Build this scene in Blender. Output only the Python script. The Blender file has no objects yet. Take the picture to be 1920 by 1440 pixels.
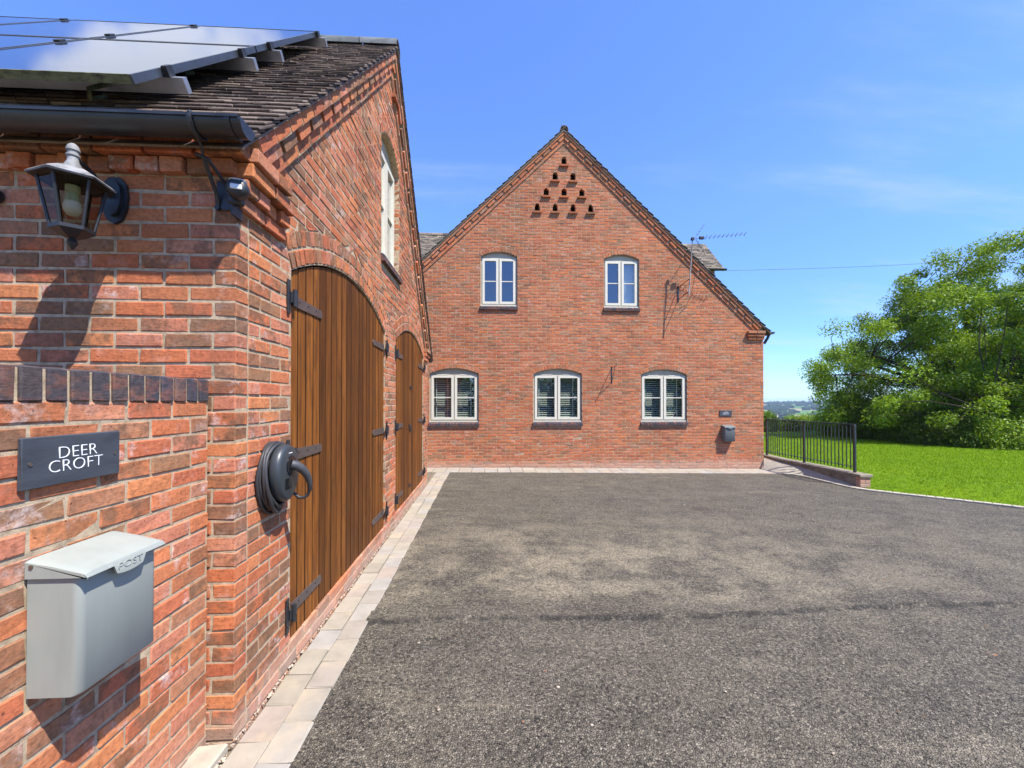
import bpy, bmesh, math, random
import numpy as np
from mathutils import Vector, Matrix, noise as mnoise

random.seed(7)
RNG = np.random.default_rng(11)
S = bpy.context.scene
COL = S.collection
rad = math.radians

# ------------------------------------------------------------------ camera
FPX = 800.0                      # focal length in pixels of the 1920 wide picture
YAW = math.atan(45 / FPX)
CAM = Vector((1.21, 0.0, 1.62))
cam_data = bpy.data.cameras.new('camera')
cam_data.sensor_width = 36.0
cam_data.lens = FPX / 1920 * 36.0
PITCH = rad(0.5)
cam_data.shift_y = (33 - FPX * math.tan(PITCH)) / 1920
cam_data.clip_start = 0.05
cam_data.clip_end = 9000
camera = bpy.data.objects.new('camera', cam_data)
camera.location = CAM
camera.rotation_euler = (rad(90) + PITCH, 0, -YAW)
COL.objects.link(camera)
S.camera = camera

# ------------------------------------------------------------------ light
SUN_TRAVEL = Vector((-1.10, 1.0, -2.35)).normalized()
sun_data = bpy.data.lights.new('sun', 'SUN')
sun_data.energy = 4.4
sun_data.angle = rad(0.5)
sun_data.color = (1.0, 0.955, 0.88)
sun = bpy.data.objects.new('sun', sun_data)
sun.rotation_euler = SUN_TRAVEL.to_track_quat('-Z', 'Y').to_euler()
sun.location = (12, -10, 30)
COL.objects.link(sun)
S.view_settings.view_transform = 'Standard'
S.view_settings.look = 'None'
S.view_settings.gamma = 1.0
S.view_settings.use_curve_mapping = False
S.view_settings.exposure = 1.18
S.cycles.max_bounces = 6
S.cycles.diffuse_bounces = 3
S.cycles.glossy_bounces = 3
S.cycles.transmission_bounces = 4
S.cycles.transparent_max_bounces = 12
S.cycles.use_adaptive_sampling = True
S.cycles.adaptive_threshold = 0.02

# ------------------------------------------------------------------ node helpers
def nd(nt, typ, props=None, **ins):
    n = nt.nodes.new(typ)
    for k, v in (props or {}).items():
        setattr(n, k, v)
    for k, v in ins.items():
        key = int(k[1:]) if k[0] == 'i' and k[1:].isdigit() else k.replace('_', ' ')
        s = n.inputs[key]
        if isinstance(v, bpy.types.NodeSocket):
            nt.links.new(v, s)
        elif isinstance(v, bpy.types.Node):
            nt.links.new(v.outputs[0], s)
        else:
            if s.type == 'RGBA' and len(v) == 3:
                v = (*v, 1)
            s.default_value = v
    return n

def mth(nt, op, a, b=0.0, clamp=False):
    return nd(nt, 'ShaderNodeMath', {'operation': op, 'use_clamp': clamp}, i0=a, i1=b).outputs[0]

def mixc(nt, f, a, b, mode='MIX'):
    return nd(nt, 'ShaderNodeMixRGB', {'blend_type': mode}, Fac=f, Color1=a, Color2=b).outputs[0]

def ramp(nt, fac, stops, interp='LINEAR'):
    r = nd(nt, 'ShaderNodeValToRGB', None, Fac=fac)
    cr = r.color_ramp
    cr.interpolation = interp
    while len(cr.elements) < len(stops):
        cr.elements.new(0.5)
    for e, (p, c) in zip(cr.elements, stops):
        e.position = p
        e.color = (*c, 1) if not isinstance(c, (int, float)) else (c, c, c, 1)
    return r.outputs[0]

def step(nt, x, lo, hi):
    return nd(nt, 'ShaderNodeMapRange', {'interpolation_type': 'SMOOTHSTEP'}, Value=x, From_Min=lo, From_Max=hi).outputs[0]

def noise(nt, vec, scale, detail=3.0, rough=0.55, out=0):
    return nd(nt, 'ShaderNodeTexNoise', None, Vector=vec, Scale=scale, Detail=detail, Roughness=rough).outputs[out]

def newmat(name):
    m = bpy.data.materials.new(name)
    m.use_nodes = True
    nt = m.node_tree
    nt.nodes.clear()
    out = nt.nodes.new('ShaderNodeOutputMaterial')
    return m, nt, out

def principled(nt, out, color, rough=0.6, normal=None, **kw):
    p = nd(nt, 'ShaderNodeBsdfPrincipled', None, Base_Color=color, Roughness=rough, **kw)
    if normal is not None:
        nt.links.new(normal, p.inputs['Normal'])
    nt.links.new(p.outputs[0], out.inputs[0])
    return p

def bump(nt, h, strength, dist):
    return nd(nt, 'ShaderNodeBump', None, Height=h, Strength=strength, Distance=dist).outputs[0]

def position(nt):
    return nd(nt, 'ShaderNodeNewGeometry').outputs['Position']

def rnd_of(nt):
    a = nd(nt, 'ShaderNodeAttribute', {'attribute_name': 'rnd'}).outputs['Fac']
    o = nd(nt, 'ShaderNodeObjectInfo').outputs['Random']
    return mth(nt, 'FRACT', mth(nt, 'ADD', a, o))

def shift_vec(nt, P, r, amt=40.0):
    r2 = mth(nt, 'FRACT', mth(nt, 'MULTIPLY', r, 17.31))
    r3 = mth(nt, 'FRACT', mth(nt, 'MULTIPLY', r, 53.77))
    c = nd(nt, 'ShaderNodeCombineXYZ', None, X=mth(nt, 'MULTIPLY', r, amt), Y=mth(nt, 'MULTIPLY', r2, amt), Z=mth(nt, 'MULTIPLY', r3, amt))
    return nd(nt, 'ShaderNodeVectorMath', {'operation': 'ADD'}, i0=P, i1=c.outputs[0]).outputs[0], r2, r3

def scaled(nt, P, s):
    return nd(nt, 'ShaderNodeVectorMath', {'operation': 'MULTIPLY'}, i0=P, i1=s).outputs[0]

# ------------------------------------------------------------------ world
world = bpy.data.worlds.new('World')
S.world = world
world.use_nodes = True
wn = world.node_tree
wn.nodes.clear()
wout = wn.nodes.new('ShaderNodeOutputWorld')
sky = nd(wn, 'ShaderNodeTexSky', {'sky_type': 'NISHITA', 'sun_disc': False})
sky.sun_elevation = math.asin(-SUN_TRAVEL.z)
sky.sun_rotation = math.atan2(-SUN_TRAVEL.x, -SUN_TRAVEL.y)
sky.altitude = 100
sky.air_density = 1.0
sky.dust_density = 0.0
sky.ozone_density = 3.0
hs = nd(wn, 'ShaderNodeHueSaturation', None, Hue=0.516, Saturation=1.2, Value=1.0, Color=sky.outputs[0])
tcd = nd(wn, 'ShaderNodeTexCoord').outputs['Generated']
sep = nd(wn, 'ShaderNodeSeparateXYZ', None, Vector=tcd)
den = mth(wn, 'ADD', mth(wn, 'MAXIMUM', sep.outputs[2], 0.0), 0.10)
cl = nd(wn, 'ShaderNodeCombineXYZ', None, X=mth(wn, 'DIVIDE', sep.outputs[0], den), Y=mth(wn, 'DIVIDE', sep.outputs[1], den), Z=0.0)
clv = nd(wn, 'ShaderNodeVectorMath', {'operation': 'ADD'}, i0=cl.outputs[0], i1=(3.1, 7.7, 0.0)).outputs[0]
n_big = noise(wn, clv, 0.75, 6.0, 0.55)
n_wisp = noise(wn, scaled(wn, clv, (0.35, 1.3, 1.0)), 1.1, 7.0, 0.62)
# broken cloud lies over the garage side of the sky; the solar glass mirrors it
bank = nd(wn, 'ShaderNodeVectorMath', {'operation': 'DISTANCE'}, i0=cl.outputs[0], i1=(-0.60, 0.50, 0.0)).outputs['Value']
near_bank = mth(wn, 'SUBTRACT', 1.0, step(wn, bank, 0.26, 0.52))
n_puff = noise(wn, clv, 2.6, 7.0, 0.58)
m_big = step(wn, mth(wn, 'ADD', mth(wn, 'ADD', mth(wn, 'MULTIPLY', n_big, 0.55), mth(wn, 'MULTIPLY', n_puff, 0.45)), mth(wn, 'MULTIPLY', near_bank, 0.23)), 0.64, 0.73)
m_wisp = mth(wn, 'MULTIPLY', step(wn, n_wisp, 0.49, 0.74), 0.34)
m_all = mth(wn, 'MAXIMUM', mth(wn, 'MULTIPLY', m_big, 0.85), m_wisp)
m_all = mth(wn, 'MULTIPLY', m_all, step(wn, sep.outputs[2], 0.0, 0.06))
air = mixc(wn, 1.0, hs.outputs[0], ramp(wn, sep.outputs[2], [(0.0, (0.34, 0.47, 0.66)), (0.12, (0.48, 0.62, 0.81)), (0.40, (0.94, 0.98, 1.04)), (0.75, (1.18, 1.14, 1.08))]), 'MULTIPLY')
wcol = mixc(wn, m_all, air, (2.7, 2.85, 3.15))
bg = nd(wn, 'ShaderNodeBackground', None, Color=wcol, Strength=0.15)
wn.links.new(bg.outputs[0], wout.inputs[0])

# ------------------------------------------------------------------ materials
def brick_material(name, palette, brindle, white, tint=(1, 1, 1)):
    m, nt, out = newmat(name)
    P = position(nt)
    r = rnd_of(nt)
    v, r2, r3 = shift_vec(nt, P, r)
    base = mixc(nt, 1.0, mixc(nt, 0.0 if 'blue' in name else 0.18, ramp(nt, r, palette, 'CONSTANT'), (0.41, 0.14, 0.066)), tint, 'MULTIPLY')
    n1 = noise(nt, v, 11.0, 4.0, 0.6)
    n2 = noise(nt, v, 55.0, 4.0, 0.65)
    n3 = noise(nt, scaled(nt, v, (1.0, 1.0, 2.6)), 7.0, 3.0, 0.6)
    fb = mth(nt, 'MULTIPLY', step(nt, n1, 0.40, 0.58), mth(nt, 'MULTIPLY', step(nt, r2, 0.40, 0.85), brindle))
    c = mixc(nt, mth(nt, 'MULTIPLY', fb, 0.85), base, (0.150, 0.086, 0.050))
    c = mixc(nt, mth(nt, 'MULTIPLY', step(nt, n3, 0.44, 0.62), 0.45), c, mixc(nt, 0.5, c, (0.44, 0.13, 0.045)))
    fw = mth(nt, 'MULTIPLY', step(nt, noise(nt, v, 9.0, 5.0, 0.7), 0.52, 0.70), mth(nt, 'MULTIPLY', step(nt, r3, 0.35, 1.0), white))
    c = mixc(nt, fw, c, (0.56, 0.44, 0.39))
    c = mixc(nt, 1.0, c, ramp(nt, n2, [(0.28, 0.62), (0.5, 0.98), (0.75, 1.20)]), 'MULTIPLY')
    big = noise(nt, P, 0.9, 3.0, 0.6)
    c = mixc(nt, 1.0, c, ramp(nt, big, [(0.3, 0.82), (0.7, 1.12)]), 'MULTIPLY')
    bz = nd(nt, 'ShaderNodeSeparateXYZ', None, Vector=P).outputs[2]
    splash = mth(nt, 'MULTIPLY', step(nt, mth(nt, 'ADD', bz, mth(nt, 'MULTIPLY', noise(nt, P, 4.0, 4.0), -0.30)), 0.06, -0.14), 0.45)
    c = mixc(nt, splash, c, (0.46, 0.36, 0.29))
    run = mth(nt, 'MULTIPLY', step(nt, noise(nt, scaled(nt, P, (3.0, 3.0, 0.25)), 1.6, 4.0, 0.6), 0.56, 0.72), 0.22)
    c = mixc(nt, run, c, mixc(nt, 0.6, c, (0.10, 0.07, 0.05)))
    pit = step(nt, noise(nt, v, 85.0, 2.0, 0.5), 0.69, 0.74)
    c = mixc(nt, mth(nt, 'MULTIPLY', pit, 0.7), c, (0.05, 0.025, 0.02))
    h = mth(nt, 'ADD', mth(nt, 'MULTIPLY', noise(nt, v, 42.0, 5.0, 0.65), 1.0), mth(nt, 'MULTIPLY', pit, -0.35))
    h = mth(nt, 'ADD', h, mth(nt, 'MULTIPLY', noise(nt, scaled(nt, v, (1, 1, 6.0)), 22.0, 2.0), 0.4))
    principled(nt, out, c, 0.92, bump(nt, h, 0.65, 0.0048), Specular_IOR_Level=0.2)
    return m

PAL_G = [(0.0, (0.43, 0.118, 0.044)), (0.13, (0.47, 0.145, 0.055)), (0.26, (0.40, 0.105, 0.046)), (0.37, (0.51, 0.175, 0.062)),
         (0.47, (0.45, 0.160, 0.088)), (0.57, (0.38, 0.125, 0.050)), (0.65, (0.47, 0.19, 0.100)), (0.72, (0.235, 0.125, 0.060)),
         (0.83, (0.34, 0.155, 0.078)), (0.90, (0.19, 0.105, 0.058))]
PAL_H = [(0.0, (0.40, 0.130, 0.060)), (0.14, (0.44, 0.160, 0.078)), (0.28, (0.375, 0.120, 0.060)), (0.40, (0.45, 0.158, 0.062)),
         (0.50, (0.42, 0.175, 0.094)), (0.60, (0.37, 0.135, 0.066)), (0.69, (0.36, 0.155, 0.076)), (0.78, (0.27, 0.140, 0.074)),
         (0.87, (0.41, 0.155, 0.070)), (0.95, (0.27, 0.155, 0.092))]
MAT = {}
MAT['brick_g'] = brick_material('orange red facing brick', PAL_G, 0.9, 0.85, (1.03, 1.10, 1.20))
MAT['brick_h'] = brick_material('pinkish red facing brick', PAL_H, 0.6, 0.45)
MAT['brick_blue'] = brick_material('blue engineering brick', [(0, (0.060, 0.052, 0.058)), (0.3, (0.045, 0.045, 0.055)), (0.55, (0.075, 0.058, 0.058)), (0.8, (0.055, 0.05, 0.062))], 0.2, 0.10)

def simple(name, color, rough=0.6, metal=0.0, var=0.12, vscale=20.0, bstr=0.15, bscale=120.0, bdist=0.001, use_rnd=False, spec=0.5, streak=None):
    m, nt, out = newmat(name)
    P = position(nt)
    v = P
    c = color
    if use_rnd:
        r = rnd_of(nt)
        v, _, _ = shift_vec(nt, P, r)
        c = mixc(nt, 1.0, color, ramp(nt, r, [(0, 0.72), (0.5, 1.0), (1.0, 1.22)]), 'MULTIPLY')
    vs = scaled(nt, v, streak) if streak else v
    n = noise(nt, vs, vscale, 5.0, 0.6)
    c = mixc(nt, 1.0, c, ramp(nt, n, [(0.25, 1 - var * 1.6), (0.5, 1.0), (0.75, 1 + var)]), 'MULTIPLY')
    b = bump(nt, noise(nt, vs, bscale, 4.0, 0.6), bstr, bdist)
    principled(nt, out, c, rough, b, Metallic=metal, Specular_IOR_Level=spec)
    return m

MAT['mortar'] = simple('sandy lime mortar', (0.40, 0.308, 0.205), 0.95, var=0.3, vscale=30, bstr=0.7, bscale=260, bdist=0.003, spec=0.1)
MAT['mortar_pale'] = simple('pale pink mortar', (0.35, 0.245, 0.165), 0.95, var=0.2, vscale=14, bstr=0.5, bscale=200, bdist=0.003, spec=0.1)
MAT['stone'] = simple('pale concrete', (0.37, 0.325, 0.25), 0.9, var=0.15, vscale=9, bstr=0.4, bscale=180, bdist=0.002, spec=0.2)
MAT['coping'] = simple('mossy concrete coping', (0.22, 0.185, 0.135), 0.95, var=0.35, vscale=7, bstr=0.5, bscale=90, bdist=0.004, spec=0.15)
MAT['black_metal'] = simple('black painted iron', (0.018, 0.019, 0.021), 0.45, var=0.25, vscale=30, bstr=0.12)
MAT['strap'] = simple('weathered bronze brown hinge strap', (0.075, 0.056, 0.048), 0.5, var=0.2, vscale=14, bstr=0.12, bscale=90)
MAT['grey_paint'] = simple('dark green grey railing paint', (0.022, 0.028, 0.030), 0.42, var=0.15, vscale=10, bstr=0.05)
MAT['gutter'] = simple('weathered black gutter plastic', (0.020, 0.022, 0.024), 0.38, var=0.4, vscale=7, bstr=0.1, bscale=40)
MAT['postbox'] = simple('pale grey painted steel', (0.268, 0.288, 0.258), 0.5, var=0.09, vscale=9, bstr=0.16, bscale=260, bdist=0.0006, streak=(1.0, 1.0, 0.25))
MAT['postbox_dark'] = simple('dark grey painted steel', (0.13, 0.145, 0.145), 0.5, var=0.05, vscale=6, bstr=0.1, bscale=200)
MAT['slate'] = simple('riven dark slate', (0.040, 0.047, 0.058), 0.6, var=0.25, vscale=12, bstr=0.5, bscale=60, bdist=0.0012, streak=(1, 0.5, 2.5))
MAT['white_paint'] = simple('white lettering paint', (0.80, 0.80, 0.80), 0.5, var=0.03, bstr=0.0)
MAT['cream'] = simple('cream window paint', (0.58, 0.545, 0.44), 0.4, var=0.05, vscale=5, bstr=0.05)
MAT['sage'] = simple('pale sage frame paint', (0.40, 0.365, 0.265), 0.45, var=0.07, vscale=5, bstr=0.06)
MAT['alu'] = simple('weathered aluminium', (0.50, 0.52, 0.54), 0.38, metal=0.85, var=0.2, vscale=9, bstr=0.08)
MAT['alu_moss'] = simple('algae stained aluminium', (0.115, 0.12, 0.055), 0.75, var=0.6, vscale=22, bstr=0.2, streak=(1.0, 3.0, 0.6))
MAT['panel_frame'] = simple('dark anodised frame', (0.11, 0.125, 0.14), 0.32, metal=0.7, var=0.15, vscale=9, bstr=0.05)
MAT['lead'] = simple('lichen grey ridge tile', (0.085, 0.095, 0.098), 0.8, var=0.35, vscale=9, bstr=0.3, bscale=60, use_rnd=True)
MAT['white_weather'] = simple('chalky weathered white top coat', (0.19, 0.19, 0.19), 0.75, var=0.5, vscale=22, bstr=0.25, bscale=90)
MAT['charger'] = simple('charcoal charger plastic', (0.030, 0.036, 0.040), 0.40, var=0.06, vscale=6, bstr=0.04)
MAT['charger_face'] = simple('gloss black charger window', (0.010, 0.011, 0.012), 0.15, var=0.02, bstr=0.0)
MAT['cable'] = simple('matt black rubber cable', (0.028, 0.028, 0.030), 0.55, var=0.2, vscale=40, bstr=0.1)
MAT['plug'] = simple('grey plug grip', (0.045, 0.047, 0.050), 0.5, var=0.1, vscale=30, bstr=0.1)
MAT['lens'] = simple('milky sensor lens', (0.55, 0.56, 0.58), 0.3, var=0.05, bstr=0.0)
MAT['bulb'] = simple('milky bulb', (0.75, 0.76, 0.68), 0.35, var=0.04, bstr=0.0)
MAT['bulb_base'] = simple('pale green bulb collar', (0.45, 0.52, 0.33), 0.4, var=0.04, bstr=0.0)
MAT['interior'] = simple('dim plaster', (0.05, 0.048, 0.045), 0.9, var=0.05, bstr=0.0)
MAT['slat'] = simple('white blind slat', (0.62, 0.61, 0.56), 0.5, var=0.03, bstr=0.0)
MAT['curtain'] = simple('white net curtain', (0.6, 0.62, 0.65), 0.8, var=0.06, vscale=30, bstr=0.05)
MAT['brass'] = simple('dull steel screw', (0.22, 0.19, 0.15), 0.4, metal=0.8, var=0.1, bstr=0.0)
MAT['galv'] = simple('galvanised mast', (0.36, 0.35, 0.325), 0.55, metal=0.2, var=0.2, vscale=20, bstr=0.05)
MAT['bark'] = simple('grey brown bark', (0.075, 0.058, 0.042), 0.95, var=0.4, vscale=10, bstr=1.0, bscale=22, bdist=0.03, streak=(1, 1, 0.3), spec=0.1)
MAT['pebble'] = simple('pale gravel stone', (0.38, 0.31, 0.235), 0.9, var=0.3, vscale=60, bstr=0.2, use_rnd=True)
MAT['litter'] = simple('dry brown leaf litter', (0.23, 0.115, 0.055), 0.9, var=0.3, vscale=60, bstr=0.2, use_rnd=True)
MAT['soil'] = simple('dark joint grit', (0.16, 0.125, 0.09), 0.98, var=0.3, vscale=40, bstr=0.8, bscale=150, bdist=0.004, spec=0.1)

def tile_material(name, palette, moss):
    m, nt, out = newmat(name)
    P = position(nt)
    r = rnd_of(nt)
    v, r2, r3 = shift_vec(nt, P, r)
    c = ramp(nt, r, palette, 'LINEAR')
    n1 = noise(nt, v, 16.0, 5.0, 0.65)
    c = mixc(nt, 1.0, c, ramp(nt, n1, [(0.25, 0.6), (0.5, 1.0), (0.8, 1.5)]), 'MULTIPLY')
    lich = step(nt, noise(nt, v, 26.0, 3.0, 0.6), 0.64, 0.72)
    c = mixc(nt, mth(nt, 'MULTIPLY', lich, moss), c, (0.30, 0.26, 0.19))
    ms = step(nt, noise(nt, P, 5.0, 4.0, 0.65), 0.60, 0.72)
    c = mixc(nt, mth(nt, 'MULTIPLY', ms, 0.5), c, (0.045, 0.042, 0.02))
    principled(nt, out, c, 0.82, bump(nt, noise(nt, v, 60.0, 5.0, 0.65), 0.6, 0.004), Specular_IOR_Level=0.3)
    return m

MAT['tile'] = tile_material('weathered dark clay tile', [(0, (0.045, 0.034, 0.028)), (0.4, (0.075, 0.052, 0.040)), (0.7, (0.105, 0.075, 0.057)), (1.0, (0.165, 0.125, 0.095))], 0.5)
MAT['tile_house'] = tile_material('lichened brown clay tile', [(0, (0.060, 0.050, 0.042)), (0.5, (0.115, 0.094, 0.072)), (1.0, (0.20, 0.165, 0.125))], 0.7)

def wood_material():
    m, nt, out = newmat('stained timber board')
    P = position(nt)
    r = rnd_of(nt)
    v, r2, r3 = shift_vec(nt, P, r)
    g = noise(nt, scaled(nt, v, (9.0, 9.0, 0.55)), 3.6, 6.0, 0.65)
    g2 = noise(nt, scaled(nt, v, (30.0, 30.0, 1.0)), 5.0, 4.0, 0.6)
    c = ramp(nt, g, [(0.25, (0.066, 0.020, 0.0038)), (0.45, (0.145, 0.047, 0.0078)), (0.58, (0.205, 0.070, 0.0115)), (0.80, (0.285, 0.106, 0.019))])
    c = mixc(nt, 1.0, c, ramp(nt, g2, [(0.3, 0.70), (0.5, 1.0), (0.7, 1.18)]), 'MULTIPLY')
    c = mixc(nt, 1.0, c, ramp(nt, r, [(0, 0.52), (0.5, 0.92), (1.0, 1.30)]), 'MULTIPLY')
    dk = step(nt, noise(nt, scaled(nt, v, (3.5, 3.5, 1.2)), 2.4, 6.0, 0.65), 0.50, 0.68)
    c = mixc(nt, mth(nt, 'MULTIPLY', dk, 0.62), c, (0.060, 0.024, 0.007))
    kn = step(nt, nd(nt, 'ShaderNodeTexVoronoi', None, Vector=scaled(nt, v, (3.2, 3.2, 1.5)), Scale=1.4).outputs['Distance'], 0.10, 0.045)
    c = mixc(nt, mth(nt, 'MULTIPLY', kn, 0.7), c, (0.035, 0.014, 0.006))
    pale = step(nt, noise(nt, scaled(nt, v, (14, 14, 0.7)), 2.0, 3.0), 0.68, 0.78)
    c = mixc(nt, mth(nt, 'MULTIPLY', pale, 0.25), c, (0.42, 0.27, 0.14))
    principled(nt, out, c, ramp(nt, g, [(0.3, 0.55), (0.7, 0.7)]), bump(nt, g2, 0.35, 0.0016), Specular_IOR_Level=0.18)
    return m
MAT['wood'] = wood_material()
MAT['wood_dark'] = simple('dark groove timber', (0.030, 0.012, 0.004), 0.8, var=0.2, bstr=0.1, spec=0.1)  # plank edges, bevels and door backing coloured darker than the board faces

def tarmac_material():
    m, nt, out = newmat('weathered tarmac')
    P = position(nt)
    sx = nd(nt, 'ShaderNodeSeparateXYZ', None, Vector=P)
    vo = nd(nt, 'ShaderNodeTexVoronoi', None, Vector=P, Scale=78.0)
    vo2 = nd(nt, 'ShaderNodeTexVoronoi', {'feature': 'DISTANCE_TO_EDGE'}, Vector=P, Scale=78.0)
    big = noise(nt, P, 0.55, 5.0, 0.6)
    med = noise(nt, P, 3.3, 5.0, 0.65)
    k1 = nd(nt, 'ShaderNodeSeparateXYZ', None, Vector=vo.outputs['Color']).outputs[0]
    fine = noise(nt, P, 150.0, 3.0, 0.6)
    chip = ramp(nt, mth(nt, 'ADD', mth(nt, 'MULTIPLY', k1, 0.55), mth(nt, 'MULTIPLY', fine, 0.5)),
                [(0.15, (0.046, 0.040, 0.033)), (0.42, (0.098, 0.086, 0.071)), (0.62, (0.140, 0.123, 0.101)), (0.88, (0.255, 0.225, 0.185))])
    pits = step(nt, noise(nt, P, 58.0, 3.0, 0.65), 0.45, 0.36)
    edge = mth(nt, 'MULTIPLY', step(nt, vo2.outputs['Distance'], 0.12, 0.0), 0.55)
    c = mixc(nt, mth(nt, 'MAXIMUM', mth(nt, 'MULTIPLY', pits, 0.92), edge), chip, (0.018, 0.016, 0.014))
    c = mixc(nt, 1.0, c, ramp(nt, med, [(0.25, 0.74), (0.5, 1.0), (0.75, 1.25)]), 'MULTIPLY')
    # pale sandy silt lying in bands across the drive
    wob = mth(nt, 'ADD', sx.outputs[1], mth(nt, 'MULTIPLY', mth(nt, 'SUBTRACT', big, 0.5), 1.6))
    band = mth(nt, 'MULTIPLY', step(nt, wob, 3.25, 3.7), mth(nt, 'SUBTRACT', 1.0, step(nt, wob, 4.3, 6.6)))
    band = mth(nt, 'MULTIPLY', band, mth(nt, 'SUBTRACT', 1.0, mth(nt, 'MULTIPLY', step(nt, sx.outputs[0], 2.5, 6.5), 0.75)))
    silt_n = noise(nt, scaled(nt, P, (0.95, 1.1, 1.0)), 1.5, 10.0, 0.74)
    silt = mth(nt, 'MULTIPLY', step(nt, silt_n, 0.40, 0.60), mth(nt, 'ADD', mth(nt, 'MULTIPLY', band, 0.70), 0.12))
    far = step(nt, noise(nt, scaled(nt, P, (0.55, 1.5, 1.0)), 1.6, 8.0, 0.7), 0.53, 0.66)
    silt = mth(nt, 'MAXIMUM', silt, mth(nt, 'MULTIPLY', far, 0.34))
    silt = mth(nt, 'MULTIPLY', silt, mth(nt, 'ADD', 0.15, mth(nt, 'MULTIPLY', nd(nt, 'ShaderNodeSeparateXYZ', None, Vector=vo.outputs['Color']).outputs[1], 1.25)), clamp=True)
    c = mixc(nt, silt, c, (0.31, 0.268, 0.198))
    jy = mth(nt, 'ADD', 3.17, mth(nt, 'MULTIPLY', sx.outputs[0], 0.030))
    jy = mth(nt, 'ADD', jy, mth(nt, 'MULTIPLY', mth(nt, 'SINE', mth(nt, 'MULTIPLY', sx.outputs[0], 1.7)), 0.035))
    jd = mth(nt, 'ABSOLUTE', mth(nt, 'ADD', mth(nt, 'SUBTRACT', sx.outputs[1], jy), mth(nt, 'MULTIPLY', mth(nt, 'SUBTRACT', noise(nt, P, 12.0, 6.0, 0.7), 0.5), 0.16)))
    jt = mth(nt, 'MULTIPLY', mth(nt, 'SUBTRACT', 1.0, step(nt, jd, 0.008, 0.050)), mth(nt, 'MULTIPLY', step(nt, noise(nt, P, 6.0, 5.0, 0.7), 0.36, 0.60), 0.8))
    c = mixc(nt, jt, c, (0.026, 0.024, 0.023))
    damp = step(nt, noise(nt, scaled(nt, P, (0.8, 2.2, 1.0)), 0.9, 5.0, 0.6), 0.57, 0.68)
    c = mixc(nt, mth(nt, 'MULTIPLY', damp, 0.28), c, (0.035, 0.033, 0.033))
    c = mixc(nt, 1.0, c, (1.08, 1.06, 0.985), 'MULTIPLY')
    h = mth(nt, 'ADD', mth(nt, 'SUBTRACT', mth(nt, 'MULTIPLY', step(nt, vo2.outputs['Distance'], 0.0, 0.26), 0.9), mth(nt, 'MULTIPLY', pits, 1.1)), mth(nt, 'MULTIPLY', noise(nt, P, 240.0, 2.0), 0.35))
    h = mth(nt, 'ADD', h, mth(nt, 'MULTIPLY', noise(nt, P, 30.0, 3.0), 0.9))
    principled(nt, out, c, 0.88, bump(nt, h, 1.0, 0.0065), Specular_IOR_Level=0.25)
    return m
MAT['tarmac'] = tarmac_material()

def paver_material():
    m, nt, out = newmat('cream tumbled paver')
    P = position(nt)
    r = rnd_of(nt)
    v, r2, r3 = shift_vec(nt, P, r)
    c = ramp(nt, r, [(0.0, (0.265, 0.23, 0.175)), (0.35, (0.30, 0.262, 0.205)), (0.55, (0.275, 0.258, 0.228)), (0.8, (0.29, 0.238, 0.192)), (1.0, (0.25, 0.23, 0.19))])
    c = mixc(nt, 1.0, c, ramp(nt, noise(nt, v, 7.0, 6.0, 0.65), [(0.25, 0.80), (0.5, 1.0), (0.8, 1.14)]), 'MULTIPLY')
    c = mixc(nt, mth(nt, 'MULTIPLY', step(nt, noise(nt, v, 60.0, 3.0), 0.62, 0.72), 0.3), c, (0.2, 0.17, 0.13))
    c = mixc(nt, mth(nt, 'MULTIPLY', step(nt, noise(nt, v, 3.0, 4.0, 0.6), 0.52, 0.70), 0.4), c, (0.43, 0.335, 0.21))
    principled(nt, out, c, 0.92, bump(nt, noise(nt, v, 130.0, 4.0, 0.6), 0.5, 0.0025), Specular_IOR_Level=0.2)
    return m
MAT['paver'] = paver_material()

def glass_material(name, gain, add, tint):
    m, nt, out = newmat(name)
    fr = nd(nt, 'ShaderNodeFresnel', None, IOR=1.5).outputs[0]
    front = mth(nt, 'SUBTRACT', 1.0, nd(nt, 'ShaderNodeNewGeometry').outputs['Backfacing'])   # reflect at the outer face only
    f = mth(nt, 'MULTIPLY', mth(nt, 'ADD', mth(nt, 'MULTIPLY', fr, gain), add, clamp=True), front)
    g = nd(nt, 'ShaderNodeBsdfGlossy', None, Color=(1, 1, 1), Roughness=0.01)
    t = nd(nt, 'ShaderNodeBsdfTransparent', None, Color=tint)
    mx = nd(nt, 'ShaderNodeMixShader', None, i0=f, i1=t.outputs[0], i2=g.outputs[0])
    nt.links.new(mx.outputs[0], out.inputs[0])
    return m
MAT['glass'] = glass_material('window glass', 1.6, 0.10, (0.86, 0.90, 0.88))
MAT['lamp_glass'] = glass_material('old lamp glass', 0.3, 0.0, (0.83, 0.79, 0.72))

def solar_material():
    m, nt, out = newmat('solar cell glass')
    P = position(nt)
    sx = nd(nt, 'ShaderNodeSeparateXYZ', None, Vector=P)
    u = mth(nt, 'FRACT', mth(nt, 'MULTIPLY', sx.outputs[0], 6.4))
    ln = mth(nt, 'GREATER_THAN', u, 0.965)
    c = mixc(nt, ln, (0.012, 0.014, 0.022), (0.035, 0.037, 0.045))
    n = noise(nt, P, 4.0, 4.0)
    p = principled(nt, out, c, ramp(nt, n, [(0.3, 0.05), (0.7, 0.09)]), None, Specular_IOR_Level=0.5)
    p.inputs['Coat Weight'].default_value = 0.6
    p.inputs['Coat Roughness'].default_value = 0.04
    return m
MAT['solar'] = solar_material()

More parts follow.
